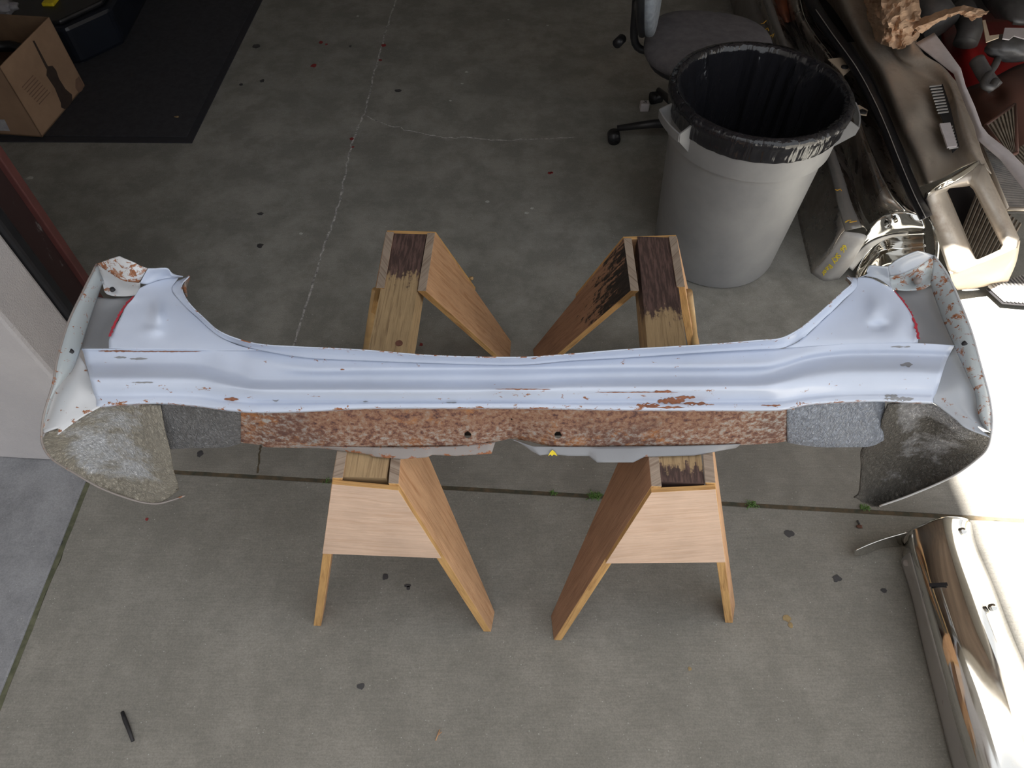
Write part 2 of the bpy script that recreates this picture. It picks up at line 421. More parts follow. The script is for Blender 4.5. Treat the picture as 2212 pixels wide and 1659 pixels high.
jt2 = struct(ribbon('trim_2', [(-1.316, -1+y*.05, -.006) for y in range(42)], .018, M['moss'], None, .004, .6, .02))

# floor marks
slab = [o for o in COL.objects if o.name == 'garage_slab'][0]; drive = [o for o in COL.objects if o.name == 'driveway_slab'][0]
def wob(pts, n, amp, h=0):
    q = resample([(x, y, 0) for x, y in pts], n, False); out = []
    for i, (x, y, _) in enumerate(q):
        out.append(W(x+amp*noise.noise(Vector((i*.7, 0, 1)))*2, y+amp*noise.noise(Vector((i*.7, 5, 1)))*2, h))
    return out
def part_struct(o): o['kind'] = 'structure'; return o
ribbon('crack', wob([(858, -5), (835, 60), (822, 110), (805, 170), (790, 240), (775, 270), (757, 320), (745, 380), (735, 430), (720, 480), (700, 530), (680, 600), (655, 680), (630, 760)], 7, 2.2), .0075, M['crackfill'], slab, .0008, .9)
ribbon('crack', wob([(790, 250), (830, 268), (885, 282), (930, 292), (965, 298), (1010, 296), (1060, 303), (1110, 302), (1170, 300), (1240, 296)], 5, 2), .004, M['crackfill'], slab, .0008, .9)
ribbon('crack', wob([(560, 930), (563, 960), (560, 985), (557, 1022)], 5, 1.5), .006, M['dirt'], slab, .0008, .6)
def spot(name, px, py, r, mat, par, sx=1, seed=0, h=0):
    c = W(px, py, 0); n = 14; v = []
    for i in range(n):
        a = 2*math.pi*i/n; k = r*(1+.5*noise.noise(Vector((math.cos(a)*1.5+seed, math.sin(a)*1.5, seed))))
        v.append((c.x+k*sx*math.cos(a), c.y+k*math.sin(a), h+.0014))
    o = obj(name, v, [tuple(range(n))], mat, par, False); thick(o, .0008); return o
k = 0
for px, py, r, sx in [(567, 175, .012, 1), (521, 183, .009, 1), (432, 980, .012, .8), (562, 531, .013, 1), (757, 100, .008, 1), (1410, 590, .008, 1), (563, 462, .008, 1.6), (860, 196, .012, 1.5), (553, 100, .02, 1)]:
    spot('oil_spot', px, py, r, M['stain'], slab, sx, k); k += 1
for px, py, r, sx in [(1706, 1152, .012, 1.2), (1808, 1250, .01, 1.3), (780, 1482, .008, 1.2), (832, 1246, .009, 1), (882, 1270, .006, 1), (880, 1265, .005, 2), (1910, 1275, .007, 1.2)]:
    spot('oil_spot', px, py, r, M['stain'], drive, sx, k, -.002); k += 1
for px, py, r in [(760, 300, .01), (762, 318, .006), (829, 98, .014), (822, 130, .009), (693, 92, .012), (678, 142, .016), (705, 96, .008), (1187, 374, .009), (1192, 373, .007), (910, 745, .007), (1570, 330, .004)]:
    spot('red_paint_spot', px, py, r, M['redspot'], slab, .9, k); k += 1
for px, py, r in [(1008, 156, .008), (998, 181, .006), (1053, 436, .007), (1150, 450, .006), (1138, 460, .007), (773, 35, .007), (1098, 43, .005), (973, 218, .006), (65, 385, .012), (1183, 55, .006), (650, 505, .006)]:
    spot('pale_fleck', px, py, r, M['whitebit'], slab, 1.2, k); k += 1
for px, py, r in [(1700, 1335, .01), (1708, 1350, .007), (1490, 1445, .005), (1515, 1120, .004)]:
    spot('tan_fleck', px, py, r, M['leafbit'], drive, 1, k, -.002); k += 1
spot('red_paint_spot', 317, 1121, .005, M['redspot'], drive, 1, 3, -.002)

# building
PX, PYF, PYB = -1.20, 1.10, 1.27
struct(prism('wall_front_left', [(-9, yb(-9, PYF)), (PX, yb(PX, PYF)), (PX, PYB), (-9, PYB+.5)], 0, 3.4, M['stucco'], bevel=.012))
spot_n = W(72, 710, 0)
struct(prism('wall_front_upper', [(PX, 1.12), (9, yb(9, 1.12)), (9, yb(9, 1.3)), (PX, 1.3)], 2.6, 4.2, M['stucco_far']))
struct(box('wall_front_right', (3.4, .8, 0), (9, 1.1, 3), M['stucco_far']))
struct(box('wall_back', (-6, 8.6, 0), (6, 8.8, 3), M['wallin']))
struct(box('wall_inner_left', (-3.6, 1.9, 0), (-3.4, 8.6, 3), M['wallin']))
struct(box('wall_inner_right', (3.2, 1.3, 0), (3.4, 8.6, 3), M['wallin']))
struct(box('ceiling', (-6, 1.15, 2.75), (6, 8.8, 2.9), M['ceiling']))
struct(box('sun_blocker', (-3.2, -9, 0), (-2.45, 1.2, 8.55), M['stucco_far']))  # unseen slab added to keep the sun off everything but the right side
blob('stucco_chip', (-1.42, 1.105, 1.2), (.006, .004, .014), M['stain'], bpy.data.objects['wall_front_left'], 2, .3)
struct(tag(box('trim_3', (PX-.03, PYB, 0), (PX+.012, PYB+.04, 2.6), M['rubber'], bevel=.01)))
# maroon steel channel of the door jamb
jm = thing('door_jamb', (PX-.02, 1.37, 0), 'maroon painted steel channel standing against the left stucco pillar', 'door jamb')
box('web', (PX-.028, 1.31, 0), (PX-.016, 1.425, 2.6), M['maroonweb'], jm, .002)
box('flange', (PX-.045, 1.312, 0), (PX-.01, 1.322, 2.6), M['maroon'], jm, .002)
box('flange', (PX-.028, 1.408, 0), (PX+.0, 1.435, 2.6), M['maroon'], jm, .003)
jm['kind'] = 'structure'

# ------------------------------------------------------------------ saw horses
def tline(a, b, py):
    lo, hi = 0.0, 1.0
    for _ in range(40):
        m = (lo+hi)/2
        if proj(a.lerp(b, m))[1] < py: lo = m
        else: hi = m
    return a.lerp(b, lo), lo
def sawhorse(label, d, HH=.70):
    bn, bf = W(*d['near'], HH-.004), W(*d['far'], HH-.004)
    root = thing('sawhorse', ((bn.x+bf.x)/2, (bn.y+bf.y)/2, 0), label, 'sawhorse', 'plywood sawhorses under the body panel')
    ax = (bf-bn).normalized(); sd = Vector((ax.y, -ax.x, 0)); hw = .0445; dz = Vector((0, 0, -.089))
    # top beam, split in stations so that the stain can end part way
    N = 24; v, f, uv, wr = [], [], [], []
    for i in range(N+1):
        t = i/N; c = bn.lerp(bf, t)
        for q in (c-sd*hw, c+sd*hw, c+sd*hw+dz, c-sd*hw+dz): v.append(q)
        for q in range(4): wr.append(max(0, min(1, max((t-d['st'])*6+.5, (.1-t)*12 if d['seed'] > 3 else 0))) if q < 2 else .15)
    for i in range(N):
        for q in range(4):
            r = (q+1) % 4; f.append((i*4+q, i*4+r, i*4+4+r, i*4+4+q))
            for (ii, qq) in ((i, 0), (i, 1), (i+1, 1), (i+1, 0)): uv.append((ii/N*(bf-bn).length+d['seed'], q*.13+qq*(.089)+d['seed']))
    f += [(0, 1, 2, 3)[::-1], (N*4, N*4+1, N*4+2, N*4+3)]
    for q in range(8): uv.append((d['seed']+(q % 2)*.02, (q//2)*.03))
    bo = obj('top_beam', v, f, M['beam'], root, False, uv, wr); bo.data.flip_normals() if False else None
    bm = bmesh.new(); bm.from_mesh(bo.data); bmesh.ops.recalc_face_normals(bm, faces=bm.faces); bm.to_mesh(bo.data); bm.free()
    E = {}
    for key, (tf, tn, ff, fn, side, mt) in d['legs'].items():
        Tf, Tn, Bf, Bn = W(*tf, HH), W(*tn, HH), W(*ff, 0), W(*fn, 0)
        inw = sd*(-.021 if side > 0 else .021)
        o = hexa('leg', [Tn, Bn, Bf, Tf], [Tn+inw, Bn+inw, Bf+inw, Tf+inw], M[mt], root, 0, mats=[M['endgrain'], M['edge']], fm=[0, 0, 2, 0, 2, 1], bevel=.0015)
        if key in d.get('burn', ()):
            md = o.data.attributes.new('wear', 'FLOAT', 'POINT')
            for i, x in enumerate((.9, -.5, -.5, .62)*2): md.data[i].value = x
        E[key] = (Tn, Bn, Tf, Bf)
    # plywood gussets across each end
    for kl, kr, idx, sgn, py in (('nl', 'nr', 0, -1, d['gy']), ('fl', 'fr', 2, 1, None)):
        a0, a1 = E[kl][idx], E[kl][idx+1]; b0, b1 = E[kr][idx], E[kr][idx+1]
        if py: t1 = tline(a0, a1, py[0])[1]; t2 = tline(b0, b1, py[1])[1]
        else: t1 = t2 = .45
        o_ = ax*sgn
        q = [a0+Vector((0, 0, -.006)), b0+Vector((0, 0, -.006)), b0.lerp(b1, t2), a0.lerp(a1, t1)]
        hexa('gusset_plate', [p+o_*.0005 for p in q], [p+o_*.0115 for p in q], M['ply'] if py else M['leg'], root, 0, mats=[M['edge']], fm=[0, 0, 1, 1, 1, 1], bevel=.001)
    return root
HL = dict(near=(787, 1031), far=(884, 505), st=.78, seed=1.3, gy=(1186, 1196),
    legs=dict(nl=((747, 868), (718, 1032), (686, 1312), (677, 1352), -1, 'leg'),
              nr=((876, 866), (861, 1045), (1069, 1322), (1061, 1365), 1, 'leg'),
              fl=((834, 500), (812, 622), (788, 738), (778, 790), -1, 'leg'),
              fr=((940, 503), (920, 629), (1104, 737), (1101, 792), 1, 'leg')))
HR = dict(near=(1474, 1042), far=(1414, 512), st=.62, seed=3.9, gy=(1207, 1205), burn=('fl',),
    legs=dict(nl=((1390, 872), (1407, 1050), (1190, 1330), (1196, 1383), -1, 'legdark'),
              nr=((1530, 872), (1546, 1043), (1588, 1305), (1583, 1346), 1, 'leg'),
              fl=((1347, 514), (1362, 628), (1151, 755), (1157, 806), -1, 'legdark'),
              fr=((1462, 510), (1480, 620), (1514, 755), (1510, 806), 1, 'leg')))
h1 = sawhorse('left wooden sawhorse with light orange legs, under the left half of the panel', HL)
h2 = sawhorse('right wooden sawhorse with a dark scorched leg and stained beam, beside the trash can', HR)
# knots and dowels
def disc_on(name, px, py, p, n, r, mat, par, ry=None, t=.0012):
    c = onplane(px, py, p, n, .0009); u = n.orthogonal().normalized(); u = Vector((0, 1, 0)); u = (u-n*u.dot(n)).normalized(); w_ = n.cross(u)
    v = [c+u*(ry or r)*math.cos(a*math.pi/9)+w_*r*math.sin(a*math.pi/9) for a in range(18)]
    o = obj(name, v, [tuple(range(18))], mat, par, False); thick(o, t, 0); return o
disc_on('knot', 862, 742, Vector((0, 0, .696)), Vector((0, 0, 1)), .0085, M['knot'], h1)
a, b, c = W(861, 1045, .7), W(1061, 1365, 0), W(876, 866, .7); disc_on('knot', 932, 1080, a, frame_n(a, b, c), .007, M['knot'], h1, .017)
a, b, c = W(940, 503, .7), W(1104, 737, 0), W(920, 629, .7); n_ = frame_n(a, b, c)
tube('dowel', [W(1487, 632, .64), W(1495, 690, .45), W(1504, 770, .2)], .011, M['bamboo'], h2, 12)
tube('dowel', [W(812, 628, .62), W(797, 720, .4), W(786, 790, .1)], .011, M['bamboo'], h1, 12)
# broken wood chip standing proud on the left sawhorse
blob('wood_chip', W(1018, 601, .42), (.008, .006, .006), M['bamboo'], h1, 2, .2)

# ------------------------------------------------------------------ the body panel on the sawhorses
pr = thing('car_rear_panel', (0, .8, .702), 'long silver-blue painted car rear body panel lying across both wooden sawhorses', 'car body panel')
X = [176, 276, 350, 430, 480, 520, 562, 662, 783, 935, 1120, 1231, 1353, 1534, 1643, 1690, 1748, 1820, 1893, 1960, 2062]
R = [
 ([754, 754, 754, 755, 757, 757, 757, 773, 779, 785, 789, 780, 773, 761, 755, 753, 747, 743, 741, 740, 746], .888, .888, .55),
 ([764, 763, 763, 765, 770, 775, 780, 797, 797, 797, 796, 794, 791, 790, 787, 780, 765, 757, 755, 755, 758], .878, .887, .2),
 ([785, 785, 785, 788, 797, 806, 810, 811, 811, 811, 810, 806, 804, 802, 800, 794, 776, 769, 768, 768, 770], .867, .872, 0),
 ([800, 800, 800, 803, 812, 820, 824, 825, 825, 825, 825, 820, 818, 816, 814, 808, 790, 784, 783, 783, 786], .876, .867, 0),
 ([818, 818, 818, 820, 828, 836, 838, 838, 838, 838, 838, 832, 831, 830, 828, 823, 808, 803, 802, 802, 806], .883, .883, 0),
 ([836, 836, 836, 838, 842, 846, 848, 849, 849, 849, 848, 845, 844, 843, 842, 840, 832, 828, 826, 826, 828], .87, .878, .45),
 ([852, 852, 851, 853, 860, 865, 867, 867, 867, 867, 867, 867, 866, 866, 865, 863, 854, 849, 847, 846, 848], .853, .848, .25),
 ([864, 863, 861, 865, 871, 875, 877, 876, 873, 872, 872, 874, 875, 875, 875, 873, 864, 858, 857, 858, 860], .85, .85, .5),
 ([879, 873, 871, 877, 884, 888, 890, 888, 882, 881, 881, 883, 885, 886, 886, 884, 873, 868, 866, 868, 870], .845, .845, 1.0),
 ([882, 876, 874, 880, 887, 891, 893, 891, 885, 884, 884, 886, 888, 889, 889, 887, 876, 871, 869, 871, 873], .828, .828, 1.3)]
grid = []
for j, (ys, he, hm, wv) in enumerate(R):
    row = []
    for i, x in enumerate(X):
        sh = 32*min(j, 7)/7 if i == 0 else (-46*min(j, 7)/7 if i == len(X)-1 else 0)
        end = 1.0 if (x < 450 or x > 1800) else (0.0 if 562 <= x <= 1680 else .5)
        w2 = wv + (.25 if (1080 < x < 1600 and j in (5, 6, 7)) else 0) + (.25 if x < 300 else 0)
        row.append((x+sh, ys[i], he*end+hm*(1-end), w2))
    grid.append(row)
val = patch('valance', grid, M['paint'], pr, (5, 7), .0022, dh=[(1100, 838, 40, 8, .004)])
# bare primer chips and rust patches where the paint has gone
from mathutils.bvhtree import BVHTree
def chips(name, polys, mat):
    for i_, p in enumerate(polys): chip1(name, [p], mat, i_)
def chip1(name, polys, mat, off, par=None):
    par = par or val; o0 = origin(pr); bv = BVHTree.FromPolygons([q.co+o0 for q in val.data.vertices], [tuple(f.vertices) for f in val.data.polygons])
    v, f = [], []; cp = Vector((0, 0, CAMH))
    for pi, (cx, cy, rx, ry) in enumerate(polys):
        ids = []
        nx = max(4, int(rx*2/4)); rows = []
        for i in range(nx+1):
            t_ = -1+2*i/nx; e = math.sqrt(max(0, 1-t_*t_))
            a_ = e*(.7+.9*noise.noise(Vector((i*.55, (pi+off)*3.1, 0)))); b_ = e*(.7+.9*noise.noise(Vector((i*.55, (pi+off)*3.1, 9))))
            row = []
            for k_, yy in enumerate((cy-ry*max(.05, a_), cy, cy+ry*max(.05, b_))):
                h_ = bv.ray_cast(cp, ray(cx+rx*t_, yy).normalized())
                row.append(h_[0]+(h_[1] if h_[1].z > 0 else -h_[1])*.0006 if h_[0] else None)
            if all(row): rows.append(row)
        b0 = len(v)
        for row in rows: v += row
        for i in range(len(rows)-1):
            for k_ in range(2): a_ = b0+i*3+k_; f.append((a_, a_+1, a_+4, a_+3))
    return obj(name, v, f, mat, par, True) if f else None
chips('primer_chip', [(1942, 862, 32, 6), (1925, 855, 14, 4), (1958, 788, 14, 7), (1945, 749, 22, 2.5), (1093, 853, 20, 3.5), (1138, 853, 13, 3), (1020, 858, 8, 2.5), (308, 826, 24, 2), (596, 863, 10, 4), (300, 775, 20, 3), (260, 772, 14, 3), (790, 867, 6, 2), (975, 870, 12, 1.2)], M['primer'])
chips('rust_patch', [(1400, 876, 26, 6), (1450, 866, 30, 9), (1480, 858, 22, 5), (1500, 872, 24, 5), (1432, 845, 18, 4), (1440, 880, 40, 3), (1665, 876, 22, 3), (1375, 847, 90, 1.4), (1130, 841, 60, 1.1), (740, 776+22, 5, 2), (350, 759, 85, 1.6), (250, 758, 38, 2.4), (500, 862, 16, 5), (1720, 880, 14, 3)], simple('rust_brown', (.3, .12, .06), (.2, .075, .04), .8, scale=120))
# flange along the back edge
FL = [(382, 607, 408, 596), (371, 625, 391, 618), (390, 651, 405, 652), (423, 684, 441, 689), (470, 724, 476, 718), (515, 746, 529, 738), (562, 757, 574, 746), (662, 773, 640, 750), (783, 779, 783, 757), (935, 785, 935, 769), (1115, 789, 1115, 773), (1231, 780, 1231, 766), (1353, 773, 1353, 756), (1534, 761, 1534, 745), (1643, 755, 1643, 736), (1690, 752, 1686, 732), (1725, 738, 1722, 715), (1748, 718, 1748, 696), (1785, 685, 1785, 664), (1821, 649, 1821, 631), (1850, 622, 1841, 612), (1852, 600, 1830, 598)]
rows = [[], [], [], []]
for i, (x0, y0, x1, y1) in enumerate(FL):
    hb = .888 + (.025 if i < 3 or i > 18 else .012 if i < 5 or i > 16 else 0)
    for j, t in enumerate((0, .45, .9, 1.0)):
        rows[j].append((x0+(x1-x0)*t, y0+(y1-y0)*t, hb-.003*math.sin(t*3)+ (0, .009, .022, .034)[j], (.1, .25, .55, 1.1)[j]))
patch('back_flange', rows, M['paint'], pr, (3, 5), .002)
# left and right wings
def lift(g, h0, h1, wl=0):
    n = len(g)
    return [[(x, y, h0+(h1-h0)*i/(n-1), (wl if i == 0 else .1)) for x, y in r] for i, r in enumerate(g)]
WL = [[(235, 752), (315, 754), (400, 755), (480, 757), (562, 757)], [(236, 732), (300, 733), (375, 735), (445, 738), (515, 746)],
      [(246, 710), (300, 708), (360, 708), (420, 712), (470, 724)], [(258, 690), (300, 685), (345, 682), (385, 680), (423, 684)],
      [(272, 662), (300, 658), (330, 655), (362, 651), (390, 651)], [(287, 645), (305, 640), (325, 635), (350, 630), (371, 625)],
      [(302, 622), (318, 614), (338, 606), (360, 600), (385, 600)]]
WR = [[(1695, 752), (1760, 747), (1830, 743), (1900, 741), (1983, 740)], [(1725, 738), (1790, 733), (1850, 730), (1910, 728), (1983, 727)],
      [(1748, 718), (1805, 712), (1860, 708), (1915, 706), (1978, 703)], [(1785, 685), (1830, 680), (1875, 678), (1920, 677), (1967, 677)],
      [(1821, 649), (1855, 648), (1885, 650), (1920, 652), (1950, 652)], [(1848, 622), (1870, 622), (1890, 625), (1915, 628), (1932, 630)],
      [(1852, 600), (1868, 598), (1885, 602), (1905, 612), (1925, 622)]]
patch('wing_plate', lift(WL, .888, .915, .6), M['paint'], pr, (8, 8), .0022, dh=[(340, 680, 16, 26, .012), (328, 714, 20, 12, .006)])
patch('wing_plate', lift(WR, .888, .915, .4), M['paint'], pr, (8, 8), .0022, dh=[(1893, 668, 20, 26, .009), (1897, 704, 17, 9, -.008), (1945, 700, 18, 28, .005)])
# lamp recesses
RL = [[(200, 640), (240, 645), (262, 642), (300, 636)], [(188, 668), (225, 672), (250, 672), (272, 662)], [(172, 715), (205, 714), (228, 712), (248, 704)], [(158, 754), (198, 754), (218, 756), (238, 756)]]
RR = [[(1928, 620), (1955, 618), (1985, 618), (2020, 618)], [(1953, 655), (1975, 658), (2000, 660), (2032, 660)], [(1977, 700), (1998, 700), (2025, 702), (2055, 705)], [(1984, 746), (2010, 748), (2040, 750), (2078, 752)]]
for g in (RL, RR):
    gg = [[(x, y, .878 if (i in (0, 3) or j in (0, 3)) else .868, .35 if i == 3 else .05) for j, (x, y) in enumerate(r)] for i, r in enumerate(g)]
    patch('lamp_recess', gg, M['primer'], pr, (6, 6), .002)
# red masking line
for pts in ([(238, 728), (248, 702), (262, 676), (276, 655), (290, 643)], [(1930, 630), (1950, 652), (1965, 676), (1977, 702), (1983, 733)]):
    q = wob([(x, y) for x, y in pts], 8, 1.2, .898)
    ribbon('red_overspray_line', q, .0045, M['red_line'], pr, .0025, .8, .001)
# outer rims
def strip(name, O, I, ho, hi, mat, wr=.4, mid=.006, sub=(4, 5)):
    rows = [[], [], [], []]
    for (x0, y0), (x1, y1), h0, h1_ in zip(O, I, ho, hi):
        for j, t in enumerate((0, .3, .7, 1)):
            rows[j].append((x0+(x1-x0)*t, y0+(y1-y0)*t, h0+(h1_-h0)*t+(mid if j in (1, 2) else 0), wr*(1.6 if j == 0 else 1)))
    return patch(name, rows, mat, pr, sub, .003)
OL = [(209, 570), (176, 636), (147, 698), (125, 772), (114, 831), (96, 890), (90, 930)]; IL = [(224, 606), (207, 655), (188, 712), (172, 762), (156, 801), (122, 842), (100, 905)]
strip('outer_rim', OL, IL, [.93, .925, .92, .91, .895, .875, .85], [.9, .888, .884, .885, .88, .87, .855], M['paintrim'], .12)
OR = [(2018, 552), (2048, 595), (2074, 653), (2099, 718), (2117, 783), (2135, 848), (2142, 891), (2142, 931)]; IR = [(2010, 612), (2018, 640), (2040, 700), (2062, 750), (2086, 805), (2106, 850), (2113, 895), (2128, 928)]
strip('outer_rim', OR, IR, [.93, .925, .92, .91, .895, .875, .86, .85], [.9, .89, .885, .885, .88, .87, .86, .85], M['paintrim'], .42)
# outer skin that hangs from the rims down to the lower corners
def skin(O, B, ho, hb, name='outer_skin'):
    rows = [[(x, y, h, .6) for (x, y), h in zip(O, ho)], [((x+a)/2, (y+b)/2, (h+k)/2-.0, .4) for (x, y), (a, b), h, k in zip(O, B, ho, hb)], [(a, b, k, .6) for (a, b), k in zip(B, hb)]]
    return patch(name, rows, M['paintrim'], pr, (4, 5), .003)
# top strips and flaps
patch('rim_corner', [[(209, 570, .93, .3), (226, 580, .928, .3), (245, 592, .925, .3), (268, 606, .922, .3), (303, 611, .92, .5)], [(214, 592, .912, .2), (228, 604, .9, .1), (246, 614, .898, .1), (272, 624, .898, .1), (302, 624, .905, .2)], [(222, 608, .9, .4), (226, 630, .892, .4), (240, 638, .89, .5), (270, 640, .89, .5), (301, 637, .896, .4)]], M['paintwarm'], pr, (6, 5), .002)
patch('torn_flap', [[(209, 570, .93, 1.4), (226, 582, .93, 1.3), (245, 594, .93, 1.5), (268, 607, .93, 1.6), (300, 611, .92, 1.4)], [(233, 561, .955, 1.0), (252, 571, .955, .9), (270, 581, .95, .8), (288, 592, .945, .9), (309, 596, .935, 1.0)], [(257, 553, .97, .6), (272, 560, .97, .5), (290, 568, .965, .7), (303, 574, .955, 1.2), (318, 580, .95, 1.3)]], M['paintwarm'], pr, (6, 5), .002)
patch('torn_flap', [[(302, 612, .92, .2), (318, 614, .915), (342, 606, .915), (370, 600, .915), (394, 599, .915)], [(311, 596, .935), (330, 594, .93), (348, 592, .93), (366, 594, .92), (393, 598, .917)], [(319, 580, .95, .6), (335, 581, .95), (350, 580, .95), (363, 582, .945), (369, 596, .925)]], M['paint'], pr, (5, 5), .002)
patch('rim_corner', [[(2018, 552, .93, .6), (1985, 575, .928, .8), (1952, 591, .925, .9), (1920, 598, .92, .8)], [(2016, 585, .912, .5), (1988, 600, .9, .5), (1955, 608, .9, .5), (1921, 610, .908, .4)], [(2010, 614, .9, .6), (1995, 624, .893, .5), (1960, 628, .893, .5), (1926, 625, .9, .4)]], M['paintrim'], pr, (6, 5), .002)
patch('grey_flap', [[(2018, 552, .931), (1985, 575, .93), (1952, 591, .928), (1920, 597, .92)], [(2000, 546, .95), (1968, 560, .95), (1940, 577, .945), (1919, 587, .935)], [(1983, 543, .97), (1960, 551, .968), (1938, 562, .965), (1918, 577, .95)]], M['flapblue'], pr, (5, 5), .002)
patch('grey_flap', [[(1852, 600, .915), (1872, 597, .918), (1900, 604, .916), (1925, 621, .91)], [(1871, 593, .92), (1880, 588, .93), (1905, 592, .925), (1922, 603, .917)], [(1873, 586, .935), (1879, 575, .95), (1900, 576, .95), (1918, 577, .95)]], M['flapblue'], pr, (5, 5), .002)
# corner fillers
patch('corner_filler', [[(164, 757, .876, .3), (146, 801, .87, .2), (110, 842, .862, .2), (98, 880, .85, .2), (92, 936, .843, .5)], [(190, 800, .864), (170, 832, .865), (147, 865, .858), (128, 893, .852), (112, 928, .846, .3)], [(212, 855, .85, .2), (190, 866, .852, .5), (172, 880, .85, .4), (150, 902, .848, .4), (126, 926, .845, .5)], [(216, 879, .845, 1.), (198, 889, .845, .8), (180, 899, .844, .7), (158, 914, .843, .7), (124, 940, .84, .8)]], M['paintwarm'], pr, (6, 6), .002)
patch('corner_filler', [[(2058, 738, .868, .1), (2100, 800, .87, .3), (2118, 840, .862, .4), (2130, 885, .85, .6), (2146, 936, .843, .6)], [(2036, 785, .86), (2066, 828, .865), (2082, 862, .858), (2098, 895, .852, .3), (2125, 925, .846, .6)], [(2016, 845, .852, .2), (2042, 858, .852, .5), (2062, 877, .85, .5), (2085, 900, .848, .6), (2112, 922, .845, .7)], [(2014, 868, .845, .4), (2036, 884, .845, .3), (2062, 904, .844, .3), (2088, 925, .843, .4), (2142, 946, .838, .5)]], M['flapblue'], pr, (6, 6), .002)
# inner tubs (undercoated) at both ends
def tub(g, hs, mat, deep=-.06):
    gg = []
    for i, r in enumerate(g):
        n = len(r)
        gg.append([(x, y, hs[i]+deep*math.sin(math.pi*j/(n-1))*math.sin(math.pi*(i+.3)/(len(g)-.4)), (.9 if j == 0 or j == n-1 or i >= len(g)-2 else .1)) for j, (x, y) in enumerate(r)])
    return patch('inner_tub', gg, mat, pr, (6, 6), .003, jag=3)
tub([[(100, 938), (158, 916), (215, 881), (280, 873), (345, 876)], [(91, 962), (160, 948), (220, 930), (290, 925), (354, 930)], [(114, 993), (170, 985), (228, 985), (290, 980), (366, 975)], [(162, 1022), (205, 1022), (250, 1024), (300, 1022), (373, 1015)], [(221, 1055), (252, 1060), (290, 1064), (335, 1062), (384, 1046)], [(300, 1082), (315, 1085), (334, 1087), (356, 1082), (387, 1058)]], [.835, .79, .73, .66, .59, .53], M['tub_l'])
tub([[(1919, 874), (1960, 870), (2010, 872), (2087, 926), (2140, 938)], [(1906, 905), (1955, 915), (2010, 925), (2075, 950), (2141, 958)], [(1896, 940), (1950, 960), (2005, 970), (2062, 982), (2122, 984)], [(1862, 972), (1915, 995), (1970, 1005), (2020, 1014), (2080, 1014)], [(1861, 1010), (1905, 1030), (1950, 1040), (1990, 1046), (2022, 1046)], [(1857, 1062), (1880, 1072), (1905, 1076), (1935, 1077), (1965, 1070)], [(1845, 1075), (1862, 1083), (1880, 1090), (1890, 1093), (1902, 1092)]], [.835, .79, .73, .67, .61, .55, .53], M['tub_r'])
# thin outer edge of the quarter skins
def edge(pts, hs, mat, r=.0021, name='skin_edge'):
    q = resample([(x, y, h) for (x, y), h in zip(pts, hs)], 6); tube(name, [W(*p) for p in q], r, mat, pr, 8)
edge([(209, 570), (176, 636), (147, 698), (125, 772), (114, 831), (96, 890), (90, 934), (93, 963), (114, 993), (162, 1023), (221, 1056), (294, 1082), (338, 1088), (372, 1080), (400, 1070)], [.93, .925, .92, .91, .895, .875, .85, .82, .77, .7, .63, .56, .53, .52, .515], M['rustrim'])
edge([(2018, 552), (2048, 595), (2074, 653), (2099, 718), (2117, 783), (2135, 848), (2142, 891), (2142, 931), (2135, 964), (2114, 989), (2056, 1030), (1965, 1070), (1900, 1093)], [.93, .925, .92, .91, .895, .875, .86, .85, .81, .76, .68, .59, .53], M['paintwarm'])
# undercoated side arms and the rusty cross member
def bar(name, xs, top, bot, mat, hs=(.833, .80, .745, .712, .706), wv=None, bulge=0, holes=(), sub=(5, 6), t=.003):
    rows = []
    for j, t_ in enumerate((0, .3, .75, .98, 1.0)):
        rows.append([(x, a+(b-a)*t_, hs[j]+(bulge*math.sin(math.pi*t_)), (wv(x, t_) if wv else 0)) for x, a, b in zip(xs, top, bot)])
    return patch(name, rows, mat, pr, sub, t, holes=holes)
bar('side_arm', [338, 370, 410, 450, 490, 520], [872, 870, 874, 878, 884, 886], [968, 970, 968, 968, 966, 958], M['arm_l'])
bar('side_arm', [1700, 1735, 1780, 1830, 1880, 1912], [882, 876, 870, 866, 866, 868], [956, 962, 966, 966, 964, 950], M['arm_r'])
xs = [512, 560, 583, 700, 783, 925, 995, 1025, 1086, 1112, 1190, 1220, 1353, 1500, 1625, 1680, 1716]
bar('cross_member', xs, [885, 887, 887, 884, 880, 878, 878, 878, 878, 878, 878, 879, 881, 883, 883, 883, 880], [955, 961, 966, 968, 968, 965, 965, 964, 951, 948, 964, 966, 965, 963, 960, 956, 950], M['rust'],
    wv=lambda x, t_: (.9 if (x > 1600 or x < 600) else .7 if t_ > .7 else .0), holes=[(1010, 940, 7.5), (1205, 940, 7.5), (1105, 906, 2)], sub=(22, 30), t=.002)
hexa('dark_hole_backing', [W(520, 930, .80), W(1710, 930, .80), W(1710, 975, .715), W(520, 975, .715)], [W(520, 930, .80)+Vector((0, .05, 0)), W(1710, 930, .80)+Vector((0, .05, 0)), W(1710, 975, .715)+Vector((0, .05, 0)), W(520, 975, .715)+Vector((0, .05, 0))], M['dark'], pr, bevel=0).location += Vector((0, .035, .004))  # dark block added behind the holes so they look shaded
def lower(pts_top, pts_bot, mat):
    rows = [[(x, y, .716, .6) for x, y in pts_top], [((x+a)/2, (y+b)/2, .71, .2) for (x, y), (a, b) in zip(pts_top, pts_bot)], [(a, b, .7035, .9) for a, b in pts_bot]]
    patch('lower_bracket', rows, mat, pr, (3, 5), .002, smooth=(True, False))
lower([(560, 962), (700, 966), (795, 966), (805, 966), (880, 966), (925, 965), (932, 965), (985, 964), (1070, 955)], [(700, 968), (720, 972), (797, 982), (808, 987), (870, 992), (922, 988), (934, 983), (985, 985), (1062, 980)], M['rustrim'])
